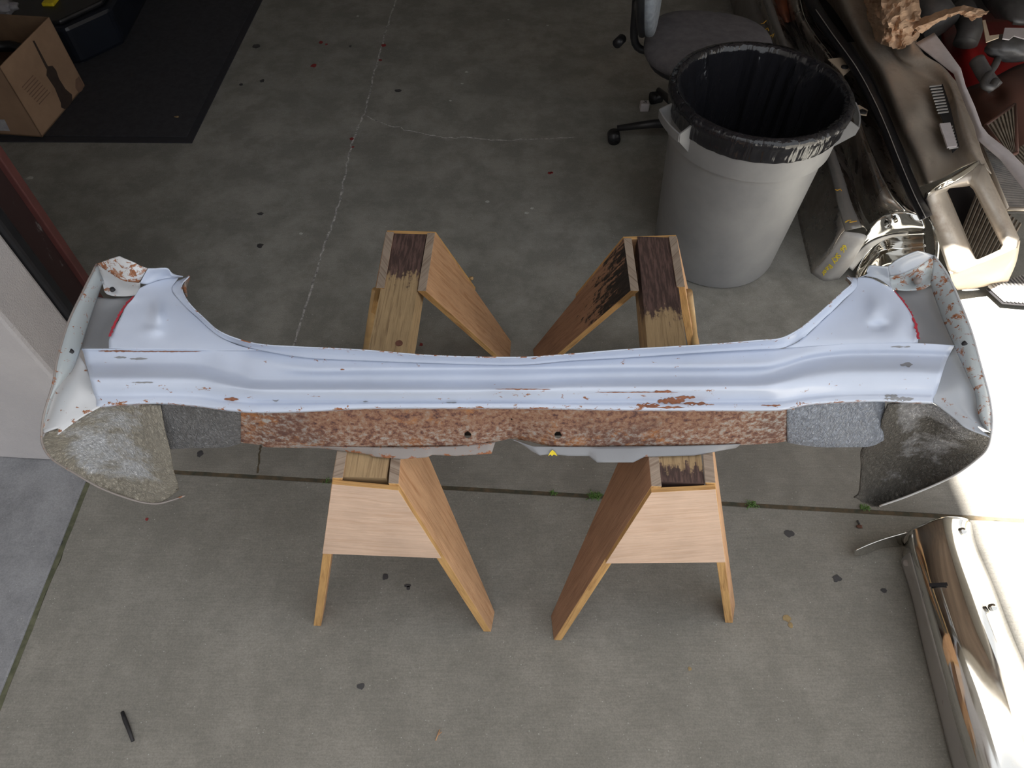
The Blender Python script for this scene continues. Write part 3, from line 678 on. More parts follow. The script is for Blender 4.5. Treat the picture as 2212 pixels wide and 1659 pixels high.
lower([(1105, 950), (1130, 958), (1150, 964), (1190, 965), (1228, 965), (1270, 965), (1290, 965), (1370, 964), (1400, 964), (1480, 963), (1600, 960)], [(1125, 956), (1148, 975), (1166, 984), (1190, 981), (1228, 985), (1272, 985), (1290, 999), (1368, 999), (1392, 987), (1500, 984), (1590, 968)], M['primer'])
p_ = W(1193, 975, .71); a, b, c = W(1160, 965, .716), W(1230, 965, .716), W(1193, 984, .7035); n_ = frame_n(a, b, c)
q = [onplane(x, y, a, n_, .0035) for x, y in [(1184, 984), (1188, 976), (1193, 971), (1199, 976), (1204, 984), (1196, 981), (1192, 984), (1189, 981)]]
o = obj('yellow_arrow_mark', q, [(0, 1, 2, 7), (2, 3, 4, 5), (2, 5, 6, 7)], M['yellow'], pr, False); thick(o, .0008, 0)
# bolt holes in the rims (dark dimples)
for x, y, h in [(242, 624, .899), (152, 758, .9), (2085, 741, .9)]:
    lathe('hole', [(.0001, .0015), (.0045, .0015), (.0052, -.004)], W(x, y, h+.004), M['dark'], pr, 16)
tube('bolt', [W(1982, 607, .9), W(1982, 607, .914)], .0075, M['rustrim'], pr, 10)
# hooks at the ends of the back flange
patch('hook', [[(391, 618, .913, 1), (405, 640, .913, 1)], [(402, 606, .92, 1), (404, 620, .9, 1)], [(410, 595, .92, 1.2), (411, 602, .90, 1.2)]], M['rustrim'], pr, (4, 4), .003)
patch('hook', [[(1846, 611, .913, .5), (1838, 622, .9, .5)], [(1838, 603, .925, .5), (1833, 612, .9, .5)], [(1829, 596, .925, .6), (1826, 605, .9, .6)]], M['rustrim'], pr, (4, 4), .003)
# black stuck remains on the left tub
blob('tar_remnant', W(372, 1053, .55), (.014, .006, .006), M['dark'], pr, 2, .5, 9, 4)

# ------------------------------------------------------------------ trash can and liner
CC = Vector((.797, 2.10, 0)); 
can = thing('trash_can', CC, 'round grey plastic trash can with side handles, standing behind the right sawhorse', 'trash can')
def rr(z): return .232 + (.268-.232)*(z/.66)
lathe('body', [(.0, .004), (.215, .0), (.228, .006), (.232, .02), (rr(.3), .3), (rr(.5), .5), (rr(.52)+.0, .52), (rr(.525)+.013, .526), (rr(.6)+.012, .6), (rr(.66)+.010, .655), (rr(.66)+.018, .66), (rr(.66)+.018, .672), (rr(.66)+.004, .676), (rr(.66)-.004, .66), (rr(.5)-.006, .5), (.226, .03), (0, .025)], CC, M['can'], can, 96)
def handle(ang):
    r0, r1 = rr(.58)+.006, rr(.6)+.058
    pt = lambda a_, r_, z: CC+Vector((r_*math.cos(a_), r_*math.sin(a_), z))
    v, f = [], []
    for s_ in (-.23, .23):
        k_ = len(v); v += [pt(ang+s_, r0, .655), pt(ang+s_*.96, r1, .63), pt(ang+s_*.96, r1-.004, .60), pt(ang+s_*1.05, r0, .545)]; f.append((k_, k_+1, k_+2, k_+3))
    k_ = len(v)
    for i in range(9):
        a_ = ang-.22+.055*i; v += [pt(a_, r1, .63), pt(a_, r1-.003, .60)]
    for i in range(8): f.append((k_+2*i, k_+2*i+1, k_+2*i+3, k_+2*i+2))
    o = obj('handle', v, f, M['can'], can, False); thick(o, .005, 0)
handle(math.radians(199)); handle(math.radians(-12))
for o in can.children:
    if o.name.startswith('body'): o.modifiers.new('split', 'EDGE_SPLIT').split_angle = .6
def bagdr(a, z, k):
    return .006*noise.noise(Vector((math.cos(a)*9, math.sin(a)*9, z*3)))*2 + .004*noise.noise(Vector((math.cos(a)*26, math.sin(a)*26, z*2)))*2
def bagin(a, z, k):
    return min(-.003, bagin0(a, z, k))
def bagin0(a, z, k):
    q = max(0, min(1, (.69-z)/.25))
    return (-.004 - .03*q*(noise.noise(Vector((math.cos(a)*6, math.sin(a)*6, z*1.5)))+.35) + .012*min(1, q*3)*noise.noise(Vector((math.cos(a)*15, math.sin(a)*15, z*1.2)))*2 - .008)
bag = thing('bin_liner', CC+Vector((0, 0, .66)), 'glossy black plastic bin liner folded over the rim of the trash can', 'bin liner')
R0 = rr(.66)
lathe('outer_fold', [(R0+.012, .602), (R0+.0135, .608), (R0+.0145, .622), (R0+.0155, .645), (R0+.022, .656), (R0+.023, .672), (R0+.016, .683), (R0+.002, .685)], CC, M['bag'], bag, 160, lambda a, z, k: .0018*noise.noise(Vector((math.cos(a)*14, math.sin(a)*14, z*60)))*2+(.001 if k else .001*math.sin(a*31)))
lathe('inner_bag', [(R0+.002, .685), (R0-.008, .68), (R0-.010, .66), (R0-.012, .6), (R0-.016, .5), (R0-.024, .35), (R0-.03, .2), (R0-.035, .1), (.17, .06), (.08, .055), (0.001, .05)], CC, M['bag'], bag, 160, lambda a, z, k: 0 if k in (0, 10) else (bagin(a, z, k) if k > 2 else -abs(.004*noise.noise(Vector((math.cos(a)*26, math.sin(a)*26, 1)))*2))*(1 if k < 8 else .3))

# ------------------------------------------------------------------ office chair behind the can
CH = Vector((.79, 2.79, 0))
ch = thing('office_chair', CH, 'grey fabric swivel office chair with black base, behind the trash can', 'office chair')
fd = Vector((.98, -.2, 0)); sdv = Vector((.2, .98, 0))
def cushion(name, c, ax1, ax2, ax3, r1, r2, r3, mat, p=3.2, par=None):
    bm = bmesh.new(); bmesh.ops.create_icosphere(bm, subdivisions=4, radius=1); vs = []
    for v in bm.verts:
        x, y, z = v.co; e = 2.6
        k = (abs(x)**e+abs(y)**e)**(1/e) or 1; s_ = math.sqrt(x*x+y*y)/k if k else 1
        x, y = x*s_, y*s_
        z = math.copysign(abs(z)**.6, z)
        vs.append(Vector(c)+ax1*x*r1+ax2*y*r2+ax3*z*r3)
    fs = [[v.index for v in f.verts] for f in bm.faces]; bm.free()
    return obj(name, vs, fs, mat, par)
Z = Vector((0, 0, 1))
cushion('seat', CH+Vector((0, 0, .45)), fd, sdv, Z, .255, .25, .045, M['fabric_d'], par=ch)
cushion('seat_shell', CH+Vector((0, 0, .415)), fd, sdv, Z, .235, .235, .03, M['blackpl'], par=ch)
bt = (Z-fd*.12).normalized(); bn_ = (fd+Z*.12).normalized()
bc = CH-fd*.27+Vector((0, -.03, .77))
cushion('backrest', bc, bt, sdv, bn_, .26, .215, .038, M['fabric_l'], par=ch)
cushion('backrest_shell', bc-bn_*.028, bt, sdv, bn_, .262, .217, .03, M['blackpl'], par=ch)
tube('back_bracket', [CH+Vector((0, 0, .4)), CH-fd*.2+Vector((0, 0, .4)), CH-fd*.29+Vector((0, 0, .43)), CH-fd*.31+Vector((0, 0, .6))], .016, M['blackpl'], ch, 10, sub=5)
tube('adjusting_knob', [CH-fd*.33+Vector((-.02, -.03, .46)), CH-fd*.33+Vector((-.045, -.07, .46))], .019, M['blackpl'], ch, 12)
tube('gas_lift', [CH+Vector((0, 0, .09)), CH+Vector((0, 0, .4))], .026, M['blackpl'], ch, 16)
for k in range(5):
    a = math.radians(180+72*k); d = Vector((math.cos(a), math.sin(a), 0))
    lg = tube('base_leg', [CH+d*.02+Vector((0, 0, .1)), CH+d*.16+Vector((0, 0, .095)), CH+d*.32+Vector((0, 0, .072))], [.024, .019, .013], M['blackpl'], ch, 12)
    sd_ = Vector((-d.y, d.x, 0)); c = CH+d*.33+Vector((0, 0, .028))
    ca = tube('caster', [c-sd_*.024, c-sd_*.006, c+sd_*.006, c+sd_*.024], [.028, .028, .028, .028], M['blackpl'], lg, 20)
tg = thing('tape_wad', W(1394, 220, .04), 'small white tag with a dark squiggle by the chair caster', 'tag')
q = W(1394, 220, .04); box('block', (q.x-.022, q.y-.02, .0), (q.x+.02, q.y+.016, .04), M['whitetrim'], tg, .004)
for g in ([(q.x-.012, q.y-.008), (q.x+.002, q.y-.002), (q.x-.004, q.y+.008)], [(q.x+.004, q.y-.012), (q.x+.004, q.y+.01)]): ribbon('scribble', [(x, y, .041) for x, y in g], .003, M['stain'], tg, .0005)

# ------------------------------------------------------------------ mat, box, crate
mt = thing('floor_mat', (-2.2, 3.6, 0), 'large black ribbed floor mat lying on the garage floor, top left', 'floor mat')
prism('backing', [(-3.3, 2.8), (-1.452, 2.78), (-1.375, 5.2), (-3.3, 5.2)], .0, .005, M['matedge'], mt, .002)
prism('pile', [(-3.3, 2.84), (-1.485, 2.82), (-1.41, 5.16), (-3.3, 5.16)], .005, .010, M['mat'], mt, .002)
# cardboard box
B0 = Vector((-2.137, 2.81, .012)); e1 = Vector((.045, .42, 0)); e2 = Vector((-.36, .04, 0)); hz = Vector((0, 0, .335))
bx = thing('cardboard_box', B0+e1*.5+e2*.5, 'open brown cardboard box with a dark tool shape on its side, on the mat', 'cardboard box')
def wallq(name, a, b, inn, mat=M['card']):
    i = inn.normalized()*.005
    hexa(name, [a, b, b+hz, a+hz], [a+i, b+i, b+hz+i, a+hz+i], mat, bx, mats=[M['carddark']], fm=[0, 1, 1, 1, 1, 1], bevel=.001)
wallq('side_panel', B0, B0+e1, e2); wallq('side_panel', B0+e2+e1, B0+e2, -e2)
wallq('side_panel', B0+e2, B0, e1); wallq('side_panel', B0+e1, B0+e1+e2, -e1)
hexa('bottom_panel', [B0, B0+e1, B0+e1+e2, B0+e2], [p+Vector((0, 0, .006)) for p in (B0, B0+e1, B0+e1+e2, B0+e2)], M['carddark'], bx, bevel=0)
fn = e1.cross(Z).normalized()
if fn.x < 0: fn = -fn
def onbox(pts): return [onplane(x, y, B0, fn, .0008) for x, y in pts]
def flat(name, pts, mat, par): o = obj(name, onbox(pts), [tuple(range(len(pts)))], mat, par, False); thick(o, .0005, 0); return o
flat('dark_tool_shape', [(70, 88), (74, 88), (103, 143), (113, 142), (121, 152), (127, 170), (141, 192), (150, 200), (155, 204), (156, 218), (150, 230), (140, 236), (132, 232), (131, 222), (118, 190), (100, 163), (101, 150), (97, 143)], M['cardmark'], bx)  # flat dark tool-shaped mark on the box side
for i in range(8):
    x, y = 47+i*5.2, 196+i*5.2-8; flat('faint_print_line', [(x, y), (x+24, y-26), (x+25, y-24.5), (x+1.2, y+1.6)], M['cardtext'], bx)
flat('corner_stamp', [(163, 172), (170, 165), (180, 182), (178, 196), (170, 200), (163, 190)], M['cardtext'], bx)
fn2 = Vector((0, -1, 0)); n2_ = (e2.cross(Z)).normalized(); n2_ = n2_ if n2_.y < 0 else -n2_
o = obj('label', [onplane(x, y, B0, n2_, .0008) for x, y in [(-14, 258), (10, 258), (22, 283), (-2, 282)]], [(0, 1, 2, 3)], M['paperlabel'], bx, False); thick(o, .0005, 0)
# dark things inside
ins = thing('black_hose', B0+e1*.5+e2*.5, 'coiled black hose lying inside the open cardboard box', 'hose')
cc = B0+e1*.5+e2*.5
tube('coil', [cc+Vector((math.cos(a*.5)*(.12), math.sin(a*.5)*(.15), .03+.012*a)) for a in range(0, 20)], .024, M['blackpl'], ins, 10)
# crate behind the box
cr0 = thing('tool_case', (-2.35, 3.75, .01), 'dark navy plastic tool case behind the cardboard box, with a yellow latch', 'tool case')
prism('body', [(-2.75, 3.42), (-2.17, 3.42), (-2.02, 3.62), (-2.05, 4.2), (-2.75, 4.2)], .012, .2, M['navy'], cr0, .02)
prism('lid', [(-2.75, 3.44), (-2.19, 3.44), (-2.05, 3.64), (-2.08, 4.2), (-2.75, 4.2)], .2, .225, M['blackpl'], cr0, .01)
q = W(107, 3, .235); box('latch', (q.x-.03, q.y-.03, .222), (q.x+.03, q.y+.04, .24), M['yellow'], cr0, .006)
gl = blob('white_rag', W(6, 14, .285), (.05, .05, .03), M['glove'], None, 3, .35, 7, 3); tag(gl, 'crumpled pale rag lying on top of the navy tool case', 'rag')

# ------------------------------------------------------------------ chrome bumper on the driveway (bottom right)
cb = thing('chrome_bumper', W(2010, 1350, 0), 'chrome bumper with rusty bolts lying on the driveway, bottom right', 'bumper', 'chrome bumpers')
# stations: foot of near flange, flange top, crease, top face, crease 2, side face, foot right
ST = [
 [(1952, 1180, .0), (1958, 1160, .07), (1966, 1145, .11), (1990, 1132, .135), (2030, 1118, .15), (2062, 1116, .14), (2088, 1120, .11), (2100, 1130, .02)],
 [(1950, 1212, .0), (1962, 1200, .07), (1974, 1190, .115), (2010, 1185, .145), (2044, 1160, .155), (2070, 1158, .14), (2095, 1165, .1), (2112, 1180, .01)],
 [(1975, 1290, .0), (1984, 1280, .07), (1996, 1270, .12), (2035, 1265, .15), (2078, 1255, .155), (2102, 1250, .14), (2130, 1255, .1), (2150, 1270, .01)],
 [(2000, 1400, .0), (2012, 1390, .07), (2026, 1380, .12), (2068, 1375, .155), (2115, 1360, .16), (2142, 1355, .145), (2168, 1360, .1), (2190, 1375, .01)],
 [(2030, 1520, .0), (2044, 1512, .07), (2062, 1500, .12), (2110, 1495, .155), (2158, 1478, .165), (2188, 1472, .15), (2216, 1475, .1), (2240, 1490, .01)],
 [(2060, 1640, .0), (2078, 1632, .07), (2098, 1622, .12), (2150, 1620, .155), (2200, 1600, .165), (2232, 1595, .15), (2262, 1600, .1), (2288, 1610, .01)],
 [(2110, 1820, .0), (2130, 1812, .07), (2150, 1802, .12), (2205, 1800, .155), (2260, 1780, .165), (2294, 1775, .15), (2326, 1780, .1), (2352, 1790, .01)]]
patch('bumper_bar', ST, M['chrome'], cb, (9, 5), .003)
patch('rear_lip', [[(a[0][0], a[0][1], .012), (a[1][0]-2, a[1][1], .055), (a[2][0]-4, a[2][1]+4, .1)] for a in ST[1:]], M['steelmat'], cb, (6, 4), .003).location += Vector((-.007, 0, .0))
patch('end_tail', [[(1962, 1150, .115), (1952, 1165, .06), (1955, 1180, .01)], [(1910, 1165, .10), (1906, 1175, .05), (1905, 1185, .01)], [(1870, 1180, .085), (1868, 1190, .045), (1868, 1198, .01)], [(1848, 1190, .07), (1846, 1195, .04), (1848, 1201, .01)]], M['chrome'], cb, (6, 5), .003)
def bolt(px, py, h, r=.011, par=cb, mat=M['rustrim']):
    c = W(px, py, h); d = (Vector((0, 0, CAMH))-c).normalized(); d = (d+Vector((-.6, 0, 0))).normalized() if px < 2060 else (d+Vector((.6, 0, .3))).normalized()
    o = tube('bolt', [c-d*.006, c+d*.004, c+d*.006], [r, r, r*.7], mat, par, 14); return o
for x, y, h in [(1959, 1216, .055), (2046, 1519, .058), (1979, 1254, .05), (2000, 1352, .055), (2020, 1430, .055)]: bolt(x, y, h, .010 if (x, y) in ((1959, 1216), (2046, 1519)) else .004)
for x, y, h in [(2080, 1147, .12), (2145, 1312, .13)]: bolt(x, y, h+.01, .010, mat=M['chrome'])
a, b, c = W(2005, 1262, .135), W(2048, 1262, .156), W(2010, 1290, .14); n_ = frame_n(a, b, c)
q = [onplane(x, y, a, n_, .004) for x, y in [(2007, 1262), (2046, 1260), (2048, 1267), (2008, 1269)]]
o = obj('slot', q, [(0, 1, 2, 3)], M['dark'], cb, False); thick(o, .001, 0)

# ------------------------------------------------------------------ pile of bumpers and grilles (upper right)
b1 = thing('chrome_bumper', W(1790, 420, 0), 'dark chrome bumper with yellow handwriting on its grey end, next to the trash can', 'bumper', 'chrome bumpers')
S1 = [
 [(1572, -60, .0), (1600, -60, .14), (1622, -60, .27), (1648, -60, .29), (1672, -60, .2)],
 [(1650, 110, .0), (1672, 112, .14), (1690, 116, .27), (1714, 122, .29), (1735, 130, .2)],
 [(1690, 260, .0), (1722, 255, .14), (1752, 250, .27), (1777, 250, .29), (1795, 255, .2)],
 [(1712, 400, .0), (1752, 392, .13), (1793, 380, .255), (1822, 375, .27), (1840, 380, .2)],
 [(1728, 490, .0), (1768, 470, .12), (1808, 445, .24), (1842, 440, .255), (1856, 445, .2)],
 [(1752, 590, .0), (1790, 548, .11), (1823, 498, .215), (1864, 490, .235), (1874, 500, .19)]]
patch('bumper_bar', S1, M['chromedk'], b1, (7, 5), .003)
patch('top_strip', [[(x[2][0]+2, x[2][1], x[2][2]+.012), ((x[2][0]+x[3][0])/2, (x[2][1]+x[3][1])/2, x[3][2]+.012), (x[3][0]-2, x[3][1], x[3][2]+.012)] for x in S1], M['darkmat'], b1, (6, 4), .003)
EF = [[(1752, 590, .0), (1788, 548, .105), (1823, 500, .21)], [(1780, 607, .0), (1818, 565, .1), (1862, 505, .215)], [(1812, 603, .0), (1838, 572, .085), (1874, 512, .205)]]
ef = patch('end_cap', EF, M['steelmat'], b1, (5, 5), .003)
a, b, c = W(1770, 590, .02), W(1858, 512, .2), W(1823, 505, .205)
a, b, c = W(1780, 607, .0), W(1823, 500, .21), W(1862, 505, .215)
a2, b2, c2 = W(1752, 590, 0), W(1812, 603, 0), W(1845, 508, .21); n_ = frame_n(a2, b2, c2)
GL = {'6': [[(.6, 1), (.2, .7), (0, .3), (.2, 0), (.55, .1), (.55, .4), (.1, .4)]],
      'S': [[(.6, .85), (.3, 1), (.05, .8), (.2, .55), (.5, .4), (.55, .15), (.3, 0), (0, .1)]],
      'K': [[(0, 0), (0, 1)], [(.6, 1), (.05, .45), (.6, 0)]], 'Y': [[(0, 1), (.3, .5)], [(.65, 1), (.05, -.25)]],
      'R': [[(0, 0), (0, 1), (.45, .95), (.5, .65), (.05, .5), (.6, 0)]],
      'e': [[(.05, .3), (.45, .35), (.35, .6), (.1, .5), (.05, .15), (.25, 0), (.5, .1)]],
      'a': [[(.45, .55), (.15, .55), (0, .25), (.15, 0), (.4, .2), (.45, .55), (.5, 0)]], 'r': [[(0, 0), (.05, .6)], [(.03, .35), (.2, .6), (.4, .55)]]}
def write(txt, start, end, size, par, p, n):
    d = Vector((end[0]-start[0], end[1]-start[1])); L = d.length; d.normalize(); up = Vector((-d.y, d.x)); up = up if up.x > 0 else -up
    adv = L/len(txt); lines = []
    for i, chh in enumerate(txt):
        if chh == ' ': continue
        for st in GL[chh]:
            lines.append([tuple(Vector(start)+d*(i*adv+x*size*.95)+up*(y*size)) for x, y in st])
    from mathutils.bvhtree import BVHTree
    o0 = origin(par); bv = BVHTree.FromPolygons([v.co+o0 for v in ef.data.vertices], [tuple(f.vertices) for f in ef.data.polygons])
    v, f = [], []; cp = Vector((0, 0, CAMH))
    for ln in lines:
        q = []
        for i in range(len(ln)-1):
            for k_ in range(4): t_ = k_/4; q.append((ln[i][0]+(ln[i+1][0]-ln[i][0])*t_, ln[i][1]+(ln[i+1][1]-ln[i][1])*t_))
        q.append(ln[-1]); w3 = []
        for x, y in q:
            h_ = bv.ray_cast(cp, ray(x, y).normalized())
            if h_[0]: nn = h_[1] if h_[1].dot(cp-h_[0]) > 0 else -h_[1]; w3.append((h_[0]+nn*.0015, nn))
        b0 = len(v)
        for i, (a_, nn) in enumerate(w3):
            d_ = w3[min(i+1, len(w3)-1)][0]-w3[max(i-1, 0)][0]; s_ = d_.cross(nn).normalized()*.0014; v += [a_+s_, a_-s_]
        for i in range(len(w3)-1): f.append((b0+2*i, b0+2*i+1, b0+2*i+3, b0+2*i+2))
    o = obj('yellow_handwriting', v, f, M['yellow'], par, False); thick(o, .001, 0)
write('66 SKY Rear', (1823, 528), (1772, 594), 10.5, b1, a2, n_)
for ln, h in (([(1803, 411), (1808, 413), (1815, 410), (1817, 414)], .28), ([(1825, 482), (1831, 478), (1837, 477), (1834, 482), (1850, 479)], .255), ([(1643, 53), (1649, 52), (1655, 46)], .3), ([(1652, 66), (1658, 62), (1660, 68)], .3), ([(1663, 80), (1672, 74), (1668, 82)], .3)):
    ribbon('chalk_mark', P3(ln, h), .004, M['orange'], b1, .004)
# second bumper
b2_ = thing('chrome_bumper', W(1880, 420, 0), 'curved chrome bumper with an arched lamp opening at its bright end, second in the pile', 'bumper', 'chrome bumpers')
S2 = [
 [(1672, -60, .15), (1690, -60, .3), (1708, -60, .36), (1722, -60, .37), (1742, -60, .3), (1748, -60, .2)],
 [(1700, 40, .15), (1712, 40, .3), (1726, 40, .36), (1740, 40, .37), (1755, 45, .3), (1760, 45, .2)],
 [(1770, 160, .15), (1788, 155, .3), (1800, 148, .36), (1812, 145, .37), (1842, 155, .3), (1858, 160, .2)],
 [(1805, 265, .15), (1826, 258, .3), (1838, 250, .36), (1850, 246, .37), (1888, 256, .3), (1902, 262, .2)],
 [(1832, 370, .15), (1858, 360, .28), (1876, 350, .35), (1888, 346, .36), (1922, 356, .31), (1938, 362, .2)],
 [(1860, 450, .15), (1884, 436, .26), (1900, 424, .33), (1925, 420, .35), (1956, 432, .32), (1970, 440, .2)],
 [(1878, 484, .15), (1900, 470, .22), (1925, 458, .30), (1955, 455, .33), (1985, 462, .33), (2000, 470, .24)]]
patch('bumper_bar', S2, M['chromedk'], b2_, (7, 4), .003)
edge_pts = lambda g, j: [W(r[j][0], r[j][1], r[j][2]+.002) for r in g]
tube('ridge_bead', edge_pts(S2, 3), .0045, M['chrome'], b2_, 8, sub=6)
patch('lamp_housing', [[(1868, 505, .19), (1885, 488, .24), (1915, 462, .29), (1955, 458, .32), (1995, 465, .32)], [(1862, 525, .17), (1890, 505, .2), (1925, 492, .24), (1962, 488, .27), (1998, 490, .29)], [(1850, 545, .12), (1880, 520, .17), (1920, 506, .2), (1960, 502, .22), (1998, 500, .25)]], M['chrome'], b2_, (7, 7), .004, dh=[(1925, 478, 12, 12, .02)])
patch('lower_arc', [[(1822, 570, .06), (1850, 547, .1), (1878, 524, .15), (1918, 509, .18), (1962, 503, .21)], [(1842, 585, .03), (1860, 562, .07), (1884, 535, .13), (1920, 515, .165), (1962, 508, .2)]], M['steelmat'], b2_, (5, 7), .004)
patch('lamp_bowl', [[(1880, 530, .1), (1915, 512, .15), (1955, 506, .17), (1998, 504, .2)], [(1850, 590, .03), (1900, 540, .03), (1950, 535, .04), (2000, 530, .08)], [(1850, 640, .0), (1905, 580, .03), (1950, 570, .05), (2005, 560, .1)]], M['chrome'], b2_, (7, 7), .003)
patch('end_rim', [[(1990, 458, .33), (2003, 470, .335), (2012, 488, .32), (2018, 520, .25), (2018, 560, .15)], [(2000, 462, .34), (2012, 480, .34), (2022, 500, .32), (2028, 530, .25), (2024, 570, .15)]], M['chrome'], b2_, (4, 7), .006)
for pts, h in (([(1789, 128), (1820, 125), (1834, 132), (1838, 150), (1822, 164), (1812, 150)], .31), ([(1840, 228), (1856, 228), (1874, 238), (1872, 250), (1852, 246)], .31)):
    o = obj('mounting_bracket', P3(pts, h+.075), [tuple(range(len(pts)))], M['beige'], b2_, False); thick(o, .004, 0)
    c = W(sum(p[0] for p in pts)/len(pts)+6, sum(p[1] for p in pts)/len(pts)+2, h+.082); lathe('hole', [(.0005, 0), (.014, 0), (.015, -.004)], c, M['dark'], o, 8)
# black rubber strip
rs = thing('rubber_strip', W(1900, 250, 0), 'long black rubber strip with a thin painted highlight, between two chrome bumpers', 'rubber strip')
CL = [(1722, -60), (1762, 20), (1800, 75), (1850, 145), (1888, 215), (1915, 275), (1945, 350), (1975, 420), (2000, 470)]
patch('strip', [[(x-14, y+6, .36), (x-12, y+5, .41), (x, y, .425), (x+12, y-5, .41), (x+14, y-6, .36)] for x, y in CL], M['rubber'], rs, (5, 3), .004)
patch('highlight_line', [[(x-.9, y+.5, .4285), (x, y, .429), (x+.9, y-.5, .4285)] for x, y in CL[1:]], M['slat'], rs, (5, 3), .001)  # pale strip paints the highlight along the rubber
# third: big brown dusty bumper with licence plate opening
b3 = thing('chrome_bumper', W(2030, 350, 0), 'wide brown dusty bumper with a rectangular licence plate opening, right of the rubber strip', 'bumper', 'chrome bumpers')
S3 = [
 [(1765, -30, .2), (1800, -30, .42), (1850, -20, .44), (1880, 0, .43), (1905, 0, .43), (1925, -10, .47), (1950, -5, .45)],
 [(1840, 95, .2), (1858, 90, .42), (1895, 100, .44), (1925, 108, .41), (1940, 115, .43), (1975, 100, .47), (1990, 108, .45)],
 [(1880, 155, .2), (1898, 150, .42), (1935, 150, .44), (1975, 160, .41), (1995, 150, .43), (2035, 145, .47), (2062, 172, .45)],
 [(1912, 225, .2), (1926, 218, .42), (1965, 215, .44), (2015, 195, .41), (2045, 190, .43), (2060, 200, .47), (2085, 215, .45)],
 [(1938, 290, .2), (1952, 282, .42), (1995, 280, .44), (2035, 268, .41), (2055, 262, .43), (2080, 262, .47), (2106, 275, .45)],
 [(1965, 350, .2), (1980, 342, .42), (2020, 335, .44), (2055, 330, .41), (2075, 325, .43), (2098, 320, .47), (2122, 330, .45)],
 [(1985, 405, .2), (2000, 398, .41), (2035, 385, .43), (2070, 365, .42), (2092, 355, .43), (2115, 350, .46), (2142, 375, .44)]]
patch('bumper_bar', S3, M['chromebr'], b3, (10, 6), .003, dh=[(1985, 232, 30, 36, .018), (2035, 345, 5, 30, -.006), (2012, 352, 5, 30, -.006)])
# ribbed slot
for y0 in range(0, 22):
    t = y0/21; x = 2022+(2058-2022)*t+0; y = 184+(318-184)*t
    if 9 < y0 < 14: continue
    if y0 == 0: vv, ff = [], []
    q = [W(x-14+6*t, y+1.5, .452), W(x+12, y-1.2, .452), W(x+12, y+.7, .456), W(x-14+6*t, y+3.4, .456)]
    b0 = len(vv); vv += q; ff.append((b0, b0+1, b0+2, b0+3))
for f0 in (0, 10):
    g_ = ff[f0:f0+10] if f0 == 0 else ff[10:]
    ids = sorted({i for q in g_ for i in q}); mp_ = {i: k_ for k_, i in enumerate(ids)}
    o = obj('slot_ribs', [vv[i] for i in ids], [[mp_[i] for i in q] for q in g_], M['slat'], b3, False); thick(o, .004, 0)
o = obj('slot_backing', P3([(2008, 190), (2036, 182), (2052, 230), (2072, 318), (2058, 330), (2040, 270), (2022, 225)], .448), [tuple(range(7))], M['dark'], b3, False); thick(o, .003, 0)
for pts in ([(2029, 268), (2052, 266), (2058, 288), (2036, 290)], [(2037, 291), (2059, 289), (2067, 316), (2046, 319)]):
    o = obj('pale_block', P3(pts, .462), [(0, 1, 2, 3)], M['whitetrim'], b3, False); thick(o, .006, 0)
# plate frame with a real opening
def ring(name, outer, inner, mat, par, n=6, t=.006):
    v, f = [], []; m = len(outer)
    for i in range(m):
        a, b = outer[i], outer[(i+1) % m]; c_, d_ = inner[i], inner[(i+1) % m]
        for k_ in range(n):
            t_ = k_/n
            o_ = [a[q]+(b[q]-a[q])*t_ for q in range(3)]; i_ = [c_[q]+(d_[q]-c_[q])*t_ for q in range(3)]
            for s_, dz_ in ((0, -.02), (.12, 0), (.5, .012), (.9, 0), (1, -.03)):
                q = [o_[z]+(i_[z]-o_[z])*s_ for z in range(3)]; v.append(W(q[0], q[1], q[2]+dz_))
    N = m*n
    for i in range(N):
        j = (i+1) % N
        for k_ in range(4): f.append((i*5+k_, i*5+k_+1, j*5+k_+1, j*5+k_))
    o = obj(name, v, f, mat, par, True)
    bm = bmesh.new(); bm.from_mesh(o.data); bmesh.ops.recalc_face_normals(bm, faces=bm.faces); bm.to_mesh(o.data); bm.free()
    thick(o, t, 0); return o
ring('plate_frame', [(1998, 430, .42), (2000, 418, .43), (2105, 352, .47), (2125, 355, .47), (2200, 515, .36), (2196, 535, .33), (2062, 592, .22), (2050, 585, .23)],
     [(2044, 412, .40), (2050, 405, .41), (2095, 400, .44), (2104, 408, .44), (2166, 530, .34), (2160, 541, .33), (2116, 564, .26), (2106, 560, .27)], M['chromebr'], b3, 6)
patch('polished_step', [[(2000, 430, .42), (2025, 412, .44), (2060, 395, .46), (2100, 368, .475), (2118, 352, .475)], [(2006, 418, .46), (2030, 398, .47), (2060, 380, .475), (2100, 355, .485), (2115, 346, .48)]], M['chrome'], b3, (4, 6), .004)
patch('end_panel', [[(2052, 590, .22), (2095, 572, .25), (2150, 548, .3), (2204, 520, .34)], [(2058, 610, .12), (2100, 600, .13), (2155, 590, .17), (2196, 565, .2)], [(2068, 627, .02), (2110, 622, .03), (2150, 614, .04), (2178, 608, .06)]], M['beige'], b3, (5, 6), .006)
# grille seen through the opening
g1 = thing('grille', W(2110, 480, 0), 'slatted metal grille lying under the licence plate opening of the brown bumper', 'grille', 'loose grilles')
vv, ff = [], []
for i in range(13):
    x0 = 2040+i*7.5; x1 = x0+60
    q = [W(x0+12, 560+i*2, .1), W(x1+12, 410+i*6, .1), W(x1+16.5, 411+i*6, .105), W(x0+16.5, 561+i*2, .105)]
    b0 = len(vv); vv += q; ff.append((b0, b0+1, b0+2, b0+3))
o = obj('slats', vv, ff, M['slattan'], g1, False); thick(o, .008, 0)
o = obj('backing', P3([(2030, 400), (2110, 390), (2180, 540), (2090, 590)], .07), [(0, 1, 2, 3)], M['dark'], g1, False); thick(o, .005, 0)
